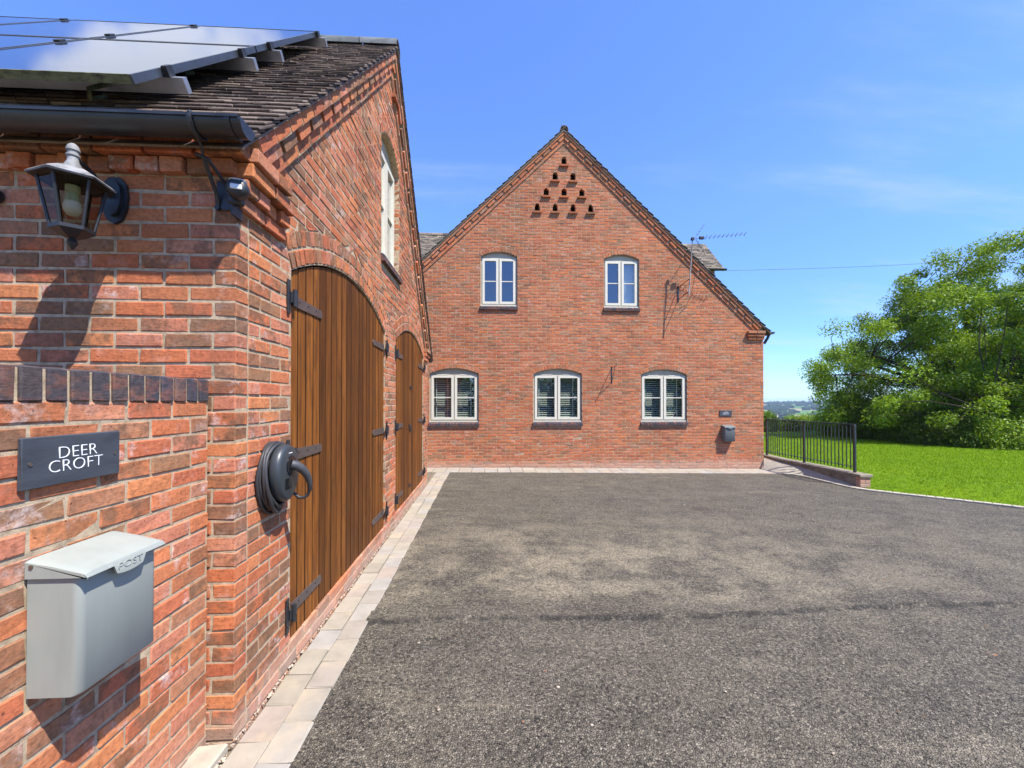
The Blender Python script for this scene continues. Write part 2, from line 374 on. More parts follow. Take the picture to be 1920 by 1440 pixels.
def leaf_material(name, dark, light, trans, spec=0.3):
    m, nt, out = newmat(name)
    P = position(nt)
    r = nd(nt, 'ShaderNodeAttribute', {'attribute_name': 'rnd'}).outputs['Fac']
    n = noise(nt, P, 0.8, 3.0)
    f = mth(nt, 'ADD', mth(nt, 'MULTIPLY', r, 0.85), mth(nt, 'MULTIPLY', n, 0.3), clamp=True)
    c = ramp(nt, f, [(0.1, dark), (0.9, light)])
    d = nd(nt, 'ShaderNodeBsdfPrincipled', None, Base_Color=c, Roughness=0.5, Specular_IOR_Level=spec)
    t = nd(nt, 'ShaderNodeBsdfTranslucent', None, Color=mixc(nt, 1.0, c, (1.35, 1.25, 0.35), 'MULTIPLY'))
    mx = nd(nt, 'ShaderNodeMixShader', None, i0=trans, i1=d.outputs[0], i2=t.outputs[0])
    nt.links.new(mx.outputs[0], out.inputs[0])
    return m
MAT['leaf'] = leaf_material('broad tree leaf', (0.058, 0.110, 0.007), (0.215, 0.335, 0.020), 0.38)
MAT['leaf_dark'] = leaf_material('hedge leaf', (0.034, 0.066, 0.007), (0.120, 0.185, 0.014), 0.28)
MAT['leaf_bright'] = leaf_material('bright shrub leaf', (0.085, 0.15, 0.012), (0.16, 0.27, 0.02), 0.35)
MAT['blade'] = leaf_material('lawn grass blade', (0.125, 0.220, 0.005), (0.215, 0.335, 0.009), 0.25, 0.10)

def lawn_material():
    m, nt, out = newmat('mown lawn')
    P = position(nt)
    c = ramp(nt, noise(nt, P, 5.0, 5.0, 0.6), [(0.3, (0.100, 0.185, 0.003)), (0.6, (0.140, 0.245, 0.005)), (0.8, (0.165, 0.28, 0.008))])
    c = mixc(nt, 1.0, c, ramp(nt, noise(nt, P, 45.0, 4.0, 0.7), [(0.3, 0.6), (0.7, 1.3)]), 'MULTIPLY')
    c = mixc(nt, 1.0, c, ramp(nt, noise(nt, P, 0.7, 4.0, 0.6), [(0.3, (0.82, 0.88, 0.9)), (0.7, (1.18, 1.08, 1.0))]), 'MULTIPLY')
    principled(nt, out, c, 0.9, bump(nt, noise(nt, P, 70.0, 4.0, 0.7), 1.0, 0.03), Specular_IOR_Level=0.1)
    return m
MAT['lawn'] = lawn_material()

def terrain_material():
    m, nt, out = newmat('far fields')
    P = position(nt)
    vo = nd(nt, 'ShaderNodeTexVoronoi', None, Vector=scaled(nt, P, (1.0, 0.55, 0.0)), Scale=0.0065)
    k = nd(nt, 'ShaderNodeSeparateXYZ', None, Vector=vo.outputs['Color']).outputs[0]
    c = ramp(nt, k, [(0.0, (0.065, 0.13, 0.030)), (0.3, (0.085, 0.165, 0.035)), (0.55, (0.05, 0.105, 0.028)), (0.72, (0.30, 0.25, 0.13)), (0.85, (0.10, 0.18, 0.045))], 'CONSTANT')
    c = mixc(nt, 1.0, c, ramp(nt, noise(nt, P, 0.05, 5.0, 0.6), [(0.3, 0.75), (0.7, 1.2)]), 'MULTIPLY')
    principled(nt, out, c, 0.95, None, Specular_IOR_Level=0.05)
    return m
MAT['terrain'] = terrain_material()
MAT['wood_far'] = simple('far woodland', (0.018, 0.034, 0.014), 0.95, var=0.4, vscale=0.05, bstr=0.0, use_rnd=True, spec=0.05)

# ------------------------------------------------------------------ object helpers
WLOC = {}
def link(o, parent=None):
    COL.objects.link(o)
    if parent is not None:
        o.parent = parent
        o.matrix_parent_inverse = Matrix.Translation(-WLOC.get(parent.name, Vector((0, 0, 0))))
    return o

def tag(o, label, cat, group=None, kind=None):
    o['label'] = label
    if cat:
        o['category'] = cat
    if group:
        o['group'] = group
    if kind:
        o['kind'] = kind
    return o

def thing(name, label, cat, loc, group=None):
    o = bpy.data.objects.new(name, None)
    o.empty_display_size = 0.1
    o.location = loc
    COL.objects.link(o)
    WLOC[o.name] = Vector(loc)
    return tag(o, label, cat, group)

def structure(o):
    o['kind'] = 'structure'
    return o

# chamfered hexahedron topology: vertex = corner*3 + axis
def _topo():
    cidx = lambda i, j, k: i * 4 + j * 2 + k
    faces = []
    for a in range(3):
        b, c = [(1, 2), (0, 2), (0, 1)][a]
        for s in (0, 1):
            loop = []
            for (p, q) in ((0, 0), (1, 0), (1, 1), (0, 1)):
                t = [0, 0, 0]
                t[a] = s; t[b] = p; t[c] = q
                loop.append(cidx(*t) * 3 + a)
            faces.append(loop)
    for e in range(3):
        p, q = [x for x in range(3) if x != e]
        for sp in (0, 1):
            for sq in (0, 1):
                t = [0, 0, 0]; t[p] = sp; t[q] = sq
                c1 = cidx(*t); t[e] = 1; c2 = cidx(*t)
                faces.append([c1 * 3 + p, c1 * 3 + q, c2 * 3 + q, c2 * 3 + p])
    for c in range(8):
        faces.append([c * 3, c * 3 + 1, c * 3 + 2])
    co = np.zeros((24, 3))
    for i in (0, 1):
        for j in (0, 1):
            for k in (0, 1):
                base = np.array([i, j, k]) * 2.0 - 1
                for a in range(3):
                    v = base * 0.8
                    v[a] = base[a]
                    co[cidx(i, j, k) * 3 + a] = v
    out = []
    for f in faces:
        pts = co[f]
        n = np.cross(pts[1] - pts[0], pts[2] - pts[0])
        out.append(f if n @ pts.mean(0) > 0 else f[::-1])
    return out
HEX_F = _topo()

def hexa(a0, b0, a1, b1, d, h, c, jit, rng):
    """24 vertices: u from a to b (bottom 0, top 1), n from -d to 0, v from -h/2 to h/2."""
    co = np.zeros((24, 3))
    for i in (0, 1):
        for j in (0, 1):
            for k in (0, 1):
                u = ((a0, a1), (b0, b1))[i][k]
                w = (b1 - a1) if k else (b0 - a0)
                base = np.array([u, (-d, 0.0)[j], (-h / 2, h / 2)[k]])
                cc = min(c * (0.6 + 0.9 * rng.random()), max(w, 0.002) * 0.4, h * 0.3, d * 0.45)
                sg = np.array([1 - 2 * i, 1 - 2 * j, 1 - 2 * k]) * cc
                for a in range(3):
                    v = base + sg
                    v[a] = base[a]
                    co[(i * 4 + j * 2 + k) * 3 + a] = v
    if jit:
        co += rng.normal(0, jit, co.shape)
    return co

class MB:
    def __init__(self):
        self.v = []; self.f = []; self.r = []; self.n = 0
    def add(self, verts, faces, rnd=0.0):
        o = self.n
        self.v.extend([tuple(p) for p in verts])
        self.f.extend([[i + o for i in f] for f in faces])
        self.r.extend([rnd] * len(faces))
        self.n += len(verts)
        return self
    def box(self, lo, hi, c=0.0, rnd=0.0, M=None, jit=0.0):
        lo = np.array(lo, float); hi = np.array(hi, float)
        lo, hi = np.minimum(lo, hi), np.maximum(lo, hi)
        ctr = (lo + hi) / 2
        if c <= 0:
            vs = [(x, y, z) for x in (lo[0], hi[0]) for y in (lo[1], hi[1]) for z in (lo[2], hi[2])]
            fs = [[0, 1, 3, 2], [4, 6, 7, 5], [0, 4, 5, 1], [2, 3, 7, 6], [0, 2, 6, 4], [1, 5, 7, 3]]
            vs = np.array(vs)
        else:
            s = hi - lo
            vs = hexa(-s[0] / 2, s[0] / 2, -s[0] / 2, s[0] / 2, s[1], s[2], c, jit, RNG) + np.array([ctr[0], hi[1], ctr[2]])
            fs = HEX_F
        if M is not None:
            vs = [tuple(M @ Vector(p)) for p in vs]
        return self.add(vs, fs, rnd)
    def tube(self, path, r, n=8, closed=False, rnd=0.0, flat=1.0):
        pts = [Vector(p) for p in path]
        m = len(pts)
        rs = r if hasattr(r, '__len__') else [r] * m
        rings = []
        prev = None
        for i, p in enumerate(pts):
            if closed:
                t = pts[(i + 1) % m] - pts[i - 1]
            else:
                t = pts[min(i + 1, m - 1)] - pts[max(i - 1, 0)]
            t.normalize()
            if prev is None:
                a = Vector((0, 0, 1)) if abs(t.z) < 0.9 else Vector((1, 0, 0))
                x = t.cross(a).normalized()
            else:
                x = (prev - t * prev.dot(t)).normalized()
            prev = x
            y = t.cross(x)
            rings.append([p + (x * math.cos(2 * math.pi * k / n) + y * math.sin(2 * math.pi * k / n) * flat) * rs[i] for k in range(n)])
        vs = [q for ring in rings for q in ring]
        fs = []
        for i in range(m if closed else m - 1):
            j = (i + 1) % m
            for k in range(n):
                l = (k + 1) % n
                fs.append([i * n + k, i * n + l, j * n + l, j * n + k])
        if not closed:
            fs.append(list(range(n))[::-1])
            fs.append([(m - 1) * n + k for k in range(n)])
        return self.add(vs, fs, rnd)
    def lathe(self, prof, n=16, M=None, rot=0.0, rnd=0.0):
        vs = []
        for (r, z) in prof:
            for k in range(n):
                a = rot + 2 * math.pi * k / n
                vs.append(Vector((r * math.cos(a), r * math.sin(a), z)))
        fs = []
        for i in range(len(prof) - 1):
            for k in range(n):
                l = (k + 1) % n
                fs.append([i * n + k, i * n + l, (i + 1) * n + l, (i + 1) * n + k])
        if prof[0][0] > 1e-5:
            fs.append(list(range(n))[::-1])
        if prof[-1][0] > 1e-5:
            fs.append([(len(prof) - 1) * n + k for k in range(n)])
        if M is not None:
            vs = [M @ v for v in vs]
        return self.add(vs, fs, rnd)
    def prism(self, poly, fn, d0, d1, rnd=0.0):
        """poly in (a,b); fn(a,b,d) -> world"""
        m = len(poly)
        vs = [fn(a, b, d0) for a, b in poly] + [fn(a, b, d1) for a, b in poly]
        fs = [list(range(m))[::-1], [m + i for i in range(m)]]
        for i in range(m):
            j = (i + 1) % m
            fs.append([i, j, m + j, m + i])
        return self.add(vs, fs, rnd)
    def mesh(self, name, smooth=None, fix=False):
        me = bpy.data.meshes.new(name)
        me.from_pydata(self.v, [], self.f)
        if fix:
            bm = bmesh.new(); bm.from_mesh(me)
            bmesh.ops.recalc_face_normals(bm, faces=bm.faces)
            bm.to_mesh(me); bm.free()
        if any(self.r):
            at = me.attributes.new('rnd', 'FLOAT', 'FACE')
            at.data.foreach_set('value', np.array(self.r, dtype=np.float32))
        if smooth is not None:
            me.polygons.foreach_set('use_smooth', [True] * len(me.polygons))
            if smooth < 180:
                me.set_sharp_from_angle(angle=rad(smooth))
        me.update()
        return me
    def build(self, name, mat, parent=None, smooth=None, fix=True):
        me = self.mesh(name, smooth, fix)
        me.materials.append(MAT[mat])
        return link(bpy.data.objects.new(name, me), parent)

def fast_mesh(name, verts, nper, mat, parent=None, rnd=None):
    """many separate polygons of nper vertices each"""
    verts = np.asarray(verts, dtype=np.float32).reshape(-1, 3)
    n = len(verts)
    nf = n // nper
    me = bpy.data.meshes.new(name)
    me.vertices.add(n)
    me.vertices.foreach_set('co', verts.ravel())
    me.loops.add(n)
    me.loops.foreach_set('vertex_index', np.arange(n, dtype=np.int32))
    me.polygons.add(nf)
    me.polygons.foreach_set('loop_start', np.arange(0, n, nper, dtype=np.int32))
    if rnd is not None:
        at = me.attributes.new('rnd', 'FLOAT', 'FACE')
        at.data.foreach_set('value', np.asarray(rnd, dtype=np.float32))
    me.update(calc_edges=True)
    me.materials.append(MAT[mat])
    return link(bpy.data.objects.new(name, me), parent)

def project(p):
    c, s = math.cos(YAW), math.sin(YAW)
    x = p[0] - CAM.x; y = p[1]
    xc = c * x - s * y; zc = s * x + c * y
    if zc < 0.05:
        return None
    return (960 + FPX * xc / zc, 753 - FPX * (p[2] - CAM.z) / zc)

# ------------------------------------------------------------------ brickwork
class Pool:
    """bricks (or tiles) of one building: the largest in view become parts of their own, the rest one mesh"""
    def __init__(self, seed):
        self.items = []
        self.rng = np.random.default_rng(seed)
        self.cache = {}
    def put(self, O, U, N, V, a0, b0, a1, b1, d, h, parent, name='brick', mat='brick_g', hidden=False, c=0.0045, jit=0.0015):
        U = Vector(U).normalized(); N = Vector(N).normalized(); V = Vector(V).normalized()
        O = Vector(O)
        if U.cross(N).dot(V) < 0:
            U = -U
            a0, b0, a1, b1 = -b0, -a0, -b1, -a1
        mid = (a0 + b0 + a1 + b1) / 4
        O = O + U * mid
        a0 -= mid; b0 -= mid; a1 -= mid; b1 -= mid
        area = 0.0
        cs = [project(O + U * u + V * v) for u, v in ((a0, -h / 2), (b0, -h / 2), (b1, h / 2), (a1, h / 2))]
        if not hidden and all(cs):
            mx = sum(p[0] for p in cs) / 4; my = sum(p[1] for p in cs) / 4
            if -30 < mx < 1950 and -30 < my < 1470 and (CAM - O).dot(N) > 0:
                for i in range(4):
                    x0, y0 = cs[i]; x1, y1 = cs[(i + 1) % 4]
                    area += x0 * y1 - x1 * y0
                area = abs(area) / 2
        self.items.append((area, O, U, N, V, (a0, b0, a1, b1, d, h), parent, name, mat, c, jit))
    def flush(self, owner, stuff_name, limit=300):
        self.items.sort(key=lambda t: -t[0])
        rest = {}
        cnt = {}
        rng = self.rng
        for it in self.items:
            area, O, U, N, V, dims, parent, name, mat, c, jit = it
            k = cnt.get(name, 0)
            if area > 0 and k < limit:
                cnt[name] = k + 1
                key = tuple(round(x, 2) for x in dims) + (mat, int(rng.integers(0, 5)))
                me = self.cache.get(key)
                if me is None:
                    mb = MB()
                    mb.add(hexa(*dims, c, jit, rng), HEX_F)
                    me = mb.mesh(name)
                    me.materials.append(MAT[mat])
                    self.cache[key] = me
                o = bpy.data.objects.new(name, me)
                M = Matrix(((U.x, N.x, V.x, O.x), (U.y, N.y, V.y, O.y), (U.z, N.z, V.z, O.z), (0, 0, 0, 1)))
                o.matrix_basis = M
                link(o, parent)
            else:
                rest.setdefault(mat, MB())
                co = hexa(*dims, c, jit, rng)
                R = np.array([[U.x, U.y, U.z], [N.x, N.y, N.z], [V.x, V.y, V.z]])
                w = co @ R + np.array(O)
                rest[mat].add(w, HEX_F, 0.001 + 0.998 * float(rng.random()))
        for i, (mat, mb) in enumerate(rest.items()):
            o = mb.build(stuff_name, mat, owner, fix=False)
            o['kind'] = 'stuff'

CH = 0.075
def lay_wall(pool, O, U, N, zlo, zhi, lim, openings, parent, mat, offset=0.0, hide=None, skip=None, proj=0.0):
    """stretcher bond; lim(z)->(u0,u1); openings: functions z->(uL,uR) or None"""
    O = Vector(O); U = Vector(U)
    k0 = int(math.floor(zlo / CH + 1e-6)); k1 = int(math.ceil(zhi / CH - 1e-6))
    for k in range(k0, k1):
        zb, zt = k * CH + 0.005, (k + 1) * CH - 0.005
        zm = (zb + zt) / 2
        lb, lt = lim(zb), lim(zt)
        if lb is None and lt is None:
            continue
        if lt is None:
            m = (lb[0] + lb[1]) / 2; lt = (m, m)
        if lb is None:
            m = (lt[0] + lt[1]) / 2; lb = (m, m)
        pieces = [((lb[0], lt[0]), (lb[1], lt[1]))]
        for op in openings:
            ob, ot = op(zb), op(zt)
            if ob is None and ot is None:
                continue
            if ot is None:
                m = (ob[0] + ob[1]) / 2; ot = (m, m)
            if ob is None:
                ob = ot
            newp = []
            for (L, R) in pieces:
                if ob[0] >= R[0] and ot[0] >= R[1] or ob[1] <= L[0] and ot[1] <= L[1]:
                    newp.append((L, R)); continue
                newp.append((L, (min(R[0], ob[0]), min(R[1], ot[0]))))
                newp.append(((max(L[0], ob[1]), max(L[1], ot[1])), R))
            pieces = newp
        for (L, R) in pieces:
            umin = min(L); umax = max(R)
            if umax - umin < 0.02:
                continue
            off = offset + (0.1125 if k % 2 else 0.0)
            i = math.floor((umin - off) / 0.225)
            while off + i * 0.225 < umax:
                a = off + i * 0.225; b = a + 0.215
                i += 1
                a0, b0 = max(a, L[0]), min(b, R[0])
                a1, b1 = max(a, L[1]), min(b, R[1])
                w0, w1 = b0 - a0, b1 - a1
                if max(w0, w1) < 0.022:
                    continue
                if w0 < 0.004:
                    m = min(max((a0 + b0) / 2, min(a1, b1)), max(a1, b1)); a0, b0 = m - 0.002, m + 0.002
                if w1 < 0.004:
                    m = min(max((a1 + b1) / 2, min(a0, b0)), max(a0, b0)); a1, b1 = m - 0.002, m + 0.002
                um = (a0 + b0) / 2
                if skip and skip(um, zm):
                    continue
                hid = bool(hide and hide(um, zm))
                prd = proj + float(pool.rng.uniform(-0.0018, 0.0018))
                pool.put(O + Vector(N) * prd + Vector((0, 0, zm)), U, N, (0, 0, 1), a0, b0, a1, b1, 0.1025, zt - zb, parent, 'brick', mat, hid)

def arch_fn(uL, uR, zspring, zcrown, extra=0.0):
    """opening outline of a segmental arch; extra enlarges radius (extrados)"""
    c = (uL + uR) / 2; w = (uR - uL) / 2; rise = zcrown - zspring
    Rr = (w * w + rise * rise) / (2 * rise)
    zc = zcrown - Rr
    def f(z, zbot):
        if z < zbot:
            return None
        Re = Rr + extra
        if z <= zspring:
            return (uL, uR)
        if z >= zc + Re:
            return None
        hw = math.sqrt(max(Re * Re - (z - zc) ** 2, 0))
        if extra > 0:
            # radial skewback lines bound the ring at its ends
            sl = (w) / (zspring - zc)
            hw = min(hw, w + (z - zspring) * sl)
        else:
            hw = min(hw, w)
        return (c - hw, c + hw)
    return f, (c, w, Rr, zc)

def arch_ring(pool, O, U, N, geo, r0, r1, parent, mat, pitch=0.075, proj=0.002):
    c, w, Rr, zc = geo
    th = math.asin(min(1, w / Rr))
    n = max(3, round(2 * th * r0 / pitch))
    for i in range(n):
        t = -th + 2 * th * (i + 0.5) / n
        half0 = th / n * r0 - 0.004; half1 = th / n * r1 - 0.004
        ctr = Vector(O) + Vector(U) * (c + math.sin(t) * (r0 + r1) / 2) + Vector((0, 0, zc + math.cos(t) * (r0 + r1) / 2))
        V = Vector(U) * math.sin(t) + Vector((0, 0, math.cos(t)))
        T = Vector(U) * math.cos(t) - Vector((0, 0, math.sin(t)))
        pool.put(ctr + Vector(N) * (proj + float(pool.rng.uniform(-0.001, 0.001))), T, N, V, -half0, half0, -half1, half1, 0.1025, r1 - r0 - 0.008, parent, 'brick', mat)

def slab_with_holes(name, outer, holes, fn, depth, mat, parent):
    """polygon (a,b) with holes, front at d=0, back at d=-depth"""
    bm = bmesh.new()
    edges = []
    for loop in [outer] + holes:
        vs = [bm.verts.new(fn(a, b, 0.0)) for a, b in loop]
        for i in range(len(vs)):
            edges.append(bm.edges.new((vs[i], vs[(i + 1) % len(vs)])))
    bmesh.ops.triangle_fill(bm, use_beauty=True, edges=edges)
    g = bmesh.ops.extrude_face_region(bm, geom=list(bm.faces))
    dv = Vector(fn(0, 0, -depth)) - Vector(fn(0, 0, 0))
    bmesh.ops.translate(bm, vec=dv, verts=[e for e in g['geom'] if isinstance(e, bmesh.types.BMVert)])
    bmesh.ops.recalc_face_normals(bm, faces=bm.faces)
    me = bpy.data.meshes.new(name)
    bm.to_mesh(me); bm.free()
    me.materials.append(MAT[mat])
    return link(bpy.data.objects.new(name, me), parent)

def arch_loop(uL, uR, zb, geo, n=18):
    c, w, Rr, zc = geo
    th = math.asin(min(1, w / Rr))
    pts = [(uL, zb), (uR, zb)]
    for i in range(n + 1):
        t = th - 2 * th * i / n
        pts.append((c + math.sin(t) * Rr, zc + math.cos(t) * Rr))
    return pts

# ------------------------------------------------------------------ ground
def zg(x):
    return -0.0135 * max(x, 0.0)

KERB = [(-6.0, 24.0), (-2.0, 20.5), (1.0, 16.6), (3.0, 14.0), (5.0, 11.75), (6.0, 10.55), (6.5, 9.98), (7.03, 9.47), (7.49, 8.97), (7.72, 8.74), (7.88, 8.58), (8.1, 8.47), (8.5, 8.44), (9.0, 8.46), (9.4, 8.45), (9.65, 8.38), (9.85, 8.2)]
KY = np.array([k[0] for k in KERB]); KX = np.array([k[1] for k in KERB])
def xr(y):
    return float(np.interp(y, KY, KX))

def terrain_h(x, y):
    dx, dy = x - 4, y - 4
    r = math.hypot(dx, dy)
    if r < 26:
        return -0.5
    a = math.atan2(dx, dy)
    t = min(1.0, (r - 26) / 330.0)
    h = -0.5 - 34 * (t * t * (3 - 2 * t))
    if r > 420:
        q = min(1.0, (r - 420) / 1500.0)
        ridge = 34 + 5 * math.sin(a * 7 + 1.0) + 4 * mnoise.noise(Vector((a * 9, 3.3, 0.0)))
        h += (ridge - 1.0) * (q * q * (3 - 2 * q)) + 3.5 * mnoise.noise(Vector((x * 0.004, y * 0.004, 1.7))) * q
    if r > 2300:
        h -= (r - 2300) * 0.01
    return h
mb = MB()
radii = [0, 8, 16, 26, 34, 44, 58, 76, 100, 130, 165, 210, 260, 320, 380, 440, 520, 620, 740, 860, 1000, 1150, 1300, 1480, 1660, 1850, 2050, 2300, 2700, 3400, 4500]
NA = 180
vs = []
for r in radii:
    for k in range(NA):
        a = 2 * math.pi * k / NA
        x, y = 4 + r * math.sin(a), 4 + r * math.cos(a)
        vs.append((x, y, terrain_h(x, y)))
fs = []
for i in range(len(radii) - 1):
    for k in range(NA):
        l = (k + 1) % NA
        fs.append([i * NA + k, i * NA + l, (i + 1) * NA + l, (i + 1) * NA + k])
mb.add(vs, fs)
structure(tag(mb.build('terrain', 'terrain', None, smooth=180), 'green valley and low hills beyond the garden', None))

# woods on the far hills, one mass
mb = MB()
ico = bmesh.new(); bmesh.ops.create_icosphere(ico, subdivisions=1, radius=1.0)
iv = np.array([v.co[:] for v in ico.verts]); ifc = [[v.index for v in f.verts] for f in ico.faces]; ico.free()
rg = np.random.default_rng(5)
for i in range(1500):
    ang = rad(rg.uniform(25, 50)); r = rg.uniform(330, 2150)
    if mnoise.noise(Vector((ang * 30, r * 0.006, 2.0))) < (0.02 if r < 1200 else -0.15):
        continue
    x, y = 4 + r * math.sin(ang), 4 + r * math.cos(ang)
    s = rg.uniform(4, 8.5) * (0.65 if r < 600 else 1.0)
    j = iv * (1 + rg.normal(0, 0.14, iv.shape)) * np.array([s * 1.3, s * 1.3, s * 0.85])
    mb.add(j + np.array([x, y, terrain_h(x, y) + s * 0.4]), ifc, 0.01 + 0.98 * rg.random())
o = mb.build('distant_woods', 'wood_far', None, fix=False)
tag(o, 'dark woodland scattered over the far hills', 'woodland', kind='stuff')

# driveway sheet with an uneven lap joint across it
def joint_y(x):
    return 3.17 + 0.030 * x + 0.035 * math.sin(x * 1.7) + 0.02 * math.sin(x * 5.1 + 1)
ys = list(np.arange(-6, 1.4, 0.5)) + list(np.arange(1.5, 2.9, 0.06)) + list(np.arange(2.92, 4.1, 0.02)) + list(np.arange(4.15, 9.86, 0.1)) + [9.86]
vs, fs = [], []
NX = 150
for y in ys:
    x1 = xr(y)
    for i in range(NX + 1):
        t = (i / NX) ** 1.25
        x = 0.335 + (x1 - 0.335) * t
        if i == 0:
            x += 0.006 * mnoise.noise(Vector((0, y * 18, 0))) - 0.02
        d = y - joint_y(x)
        amp = 0.55 + 0.45 * mnoise.noise(Vector((x * 2.3, 0.5, 0)))
        z = zg(x) + 0.006 * mnoise.noise(Vector((x * 0.8, y * 0.8, 0))) + 0.003 * mnoise.noise(Vector((x * 4, y * 4, 3)))
        if -0.10 < d < 0.8:
            z += amp * (0.022 * math.exp(-max(d - 0.03, 0) * 5) if d > 0.0 else -0.010 * math.exp(d * 25))
        vs.append((x, y, z))
for j in range(len(ys) - 1):
    for i in range(NX):
        a = j * (NX + 1) + i
        fs.append([a, a + 1, a + NX + 2, a + NX + 1])
mb = MB(); mb.add(vs, fs)
structure(tag(mb.build('driveway', 'tarmac', None, smooth=180, fix=False), 'grey weathered tarmac driveway with a ragged joint across it', None))

# ground under pavers, path and edging
mb = MB()
mb.box((-8, -6, -0.3), (0.36, 10.6, -0.03))
mb.box((-8, 9.84, -0.3), (8.3, 10.8, -0.145))
structure(tag(mb.build('ground', 'soil', None), 'gritty soil bed under the pavers', None))

rgp = np.random.default_rng(21)
# two rows of cream pavers along the garage
strip = bpy.data.objects.new('paving_strip', None)
COL.objects.link(strip); WLOC[strip.name] = Vector((0, 0, 0))
structure(tag(strip, 'two rows of cream pavers along the garage', None))
PAVM = {}
def paver(lo, hi, parent, mat='paver', name='paver', c=0.006, zrot=0.0):
    s = np.array(hi) - np.array(lo); ctr = (np.array(hi) + np.array(lo)) / 2
    key = tuple(np.round(s, 2)) + (mat, int(rgp.integers(0, 6)))
    me = PAVM.get(key)
    if me is None:
        q = MB(); q.box(-s / 2, s / 2, c, jit=0.0012)
        me = q.mesh(name); me.materials.append(MAT[mat]); PAVM[key] = me
    o = bpy.data.objects.new(name, me)
    o.location = ctr
    o.rotation_euler = (rgp.normal(0, 0.004), rgp.normal(0, 0.004), zrot)
    return link(o, parent)
for row, (x0, x1, off) in enumerate(((0.025, 0.172, 0.055), (0.176, 0.332, 0.18))):
    y = 1.55 + off - 0.25 * 2
    while y < 9.80:
        L = 0.248
        y1 = min(y + L, 9.84)
        if y1 - y > 0.05:
            dz = rgp.normal(0, 0.0018)
            paver((x0, y + 0.002, -0.07), (x1 + rgp.normal(0, 0.003), y1 - 0.002, 0.004 + dz), strip)
        y += L + 0.003
# row of pavers against the house
row = bpy.data.objects.new('paving_border', None)
COL.objects.link(row); WLOC[row.name] = Vector((0, 0, 0))
structure(tag(row, 'pale paver border at the foot of the house', None))
x = -2.2
while x < 8.25:
    L = 0.30
    x1 = min(x + L, 8.26)
    paver((x + 0.002, 9.875, -0.15), (x1 - 0.002, 10.19, zg(x) + 0.008 + rgp.normal(0, 0.002)), row)
    paver((x + 0.002, 10.195, -0.15), (x1 - 0.002, 10.525, zg(x) + 0.010 + rgp.normal(0, 0.002)), row)
    x += L + 0.003

# kerb edging stones along the curved side of the drive
edging = bpy.data.objects.new('kerb_edging', None)
COL.objects.link(edging); WLOC[edging.name] = Vector((0, 0, 0))
structure(tag(edging, 'pale stone edging curving along the tarmac', None))
kp = [Vector((xr(y), y, 0)) for y in np.arange(9.80, 2.2, -0.02)]
acc = 0.0; cur = kp[0]
i = 1
seg = [kp[0]]
for p in kp[1:]:
    acc += (p - seg[-1]).length if len(seg) == 1 else (p - prevp).length
    prevp = p
    if acc >= 0.22:
        a, b = seg[0], p
        t = (b - a); L = t.length; t.normalize()
        nrm = Vector((-t.y, t.x, 0))
        if nrm.x < 0:
            nrm = -nrm
        ctr = (a + b) / 2 + nrm * 0.045
        q = MB()
        Mx = Matrix.Translation(Vector((ctr.x, ctr.y, zg(ctr.x)))) @ Matrix.Rotation(math.atan2(t.y, t.x), 4, 'Z')
        q.box((-L / 2 + 0.002, -0.06, -0.1), (L / 2 - 0.002, 0.055, 0.030), 0.006, M=Mx)
        q.build('edging_stone', 'stone', edging)
        seg = [p]; acc = 0.0

# concrete path ramp beside the house, retaining wall, lawn
def wall_x(y):
    return float(np.interp(y, [8.1, 8.6, 9.7, 10.6, 11.4, 14, 20], [8.63, 8.64, 8.66, 8.62, 8.72, 9.2, 10.2]))
vs, fs = [], []
py = [8.0, 8.2, 8.5, 8.8, 9.1, 9.4, 9.7, 10.0, 10.3, 10.6, 11.0, 11.5, 12.5, 14, 17]
for y in py:
    xl = (xr(y) + 0.09) if y < 9.8 else 8.20
    xw = wall_x(y)
    ramp_up = float(np.interp(y, [8.0, 9.7, 11.2, 17], [0.0, 0.17, 0.24, 0.24]))
    for t in (0, 0.33, 0.66, 1.0):
        x = xl + (xw - xl) * t
        vs.append((x, y, zg(x) + 0.008 + ramp_up * t ** 0.7 * (1 if y < 10.3 else 1)))
for j in range(len(py) - 1):
    for i in range(3):
        a = j * 4 + i
        fs.append([a, a + 1, a + 5, a + 4])
mb = MB(); mb.add(vs, fs)
structure(tag(mb.build('path', 'stone', None, smooth=180), 'pale concrete path rising beside the house', None))

def lawn_h(x, y):
    x0 = xr(y) + 0.085 if y < 8.1 else wall_x(min(y, 20)) + 0.10
    d = max(0.0, x - x0) + max(0.0, y - 8.1) * 0.7
    return zg(x0) - 0.02 + 0.22 * min(1.0, d / 1.5) + 0.02 * mnoise.noise(Vector((x * 0.3, y * 0.3, 5)))
vs, fs = [], []
ly = list(np.arange(-6, 6.4, 0.4)) + list(np.arange(6.4, 8.6, 0.08)) + list(np.arange(8.7, 34, 0.5))
for y in ly:
    x0 = (xr(y) + 0.085) if y < 8.1 else wall_x(min(y, 20)) + 0.10
    for i in range(41):
        t = (i / 40) ** 1.6
        x = x0 + (34 - x0) * t
        vs.append((x, y, lawn_h(x, y)))
for j in range(len(ly) - 1):
    for i in range(40):
        a = j * 41 + i
        fs.append([a, a + 1, a + 42, a + 41])
mb = MB(); mb.add(vs, fs)
structure(tag(mb.build('lawn', 'lawn', None, smooth=180), 'bright green mown lawn beyond the drive edge', None))
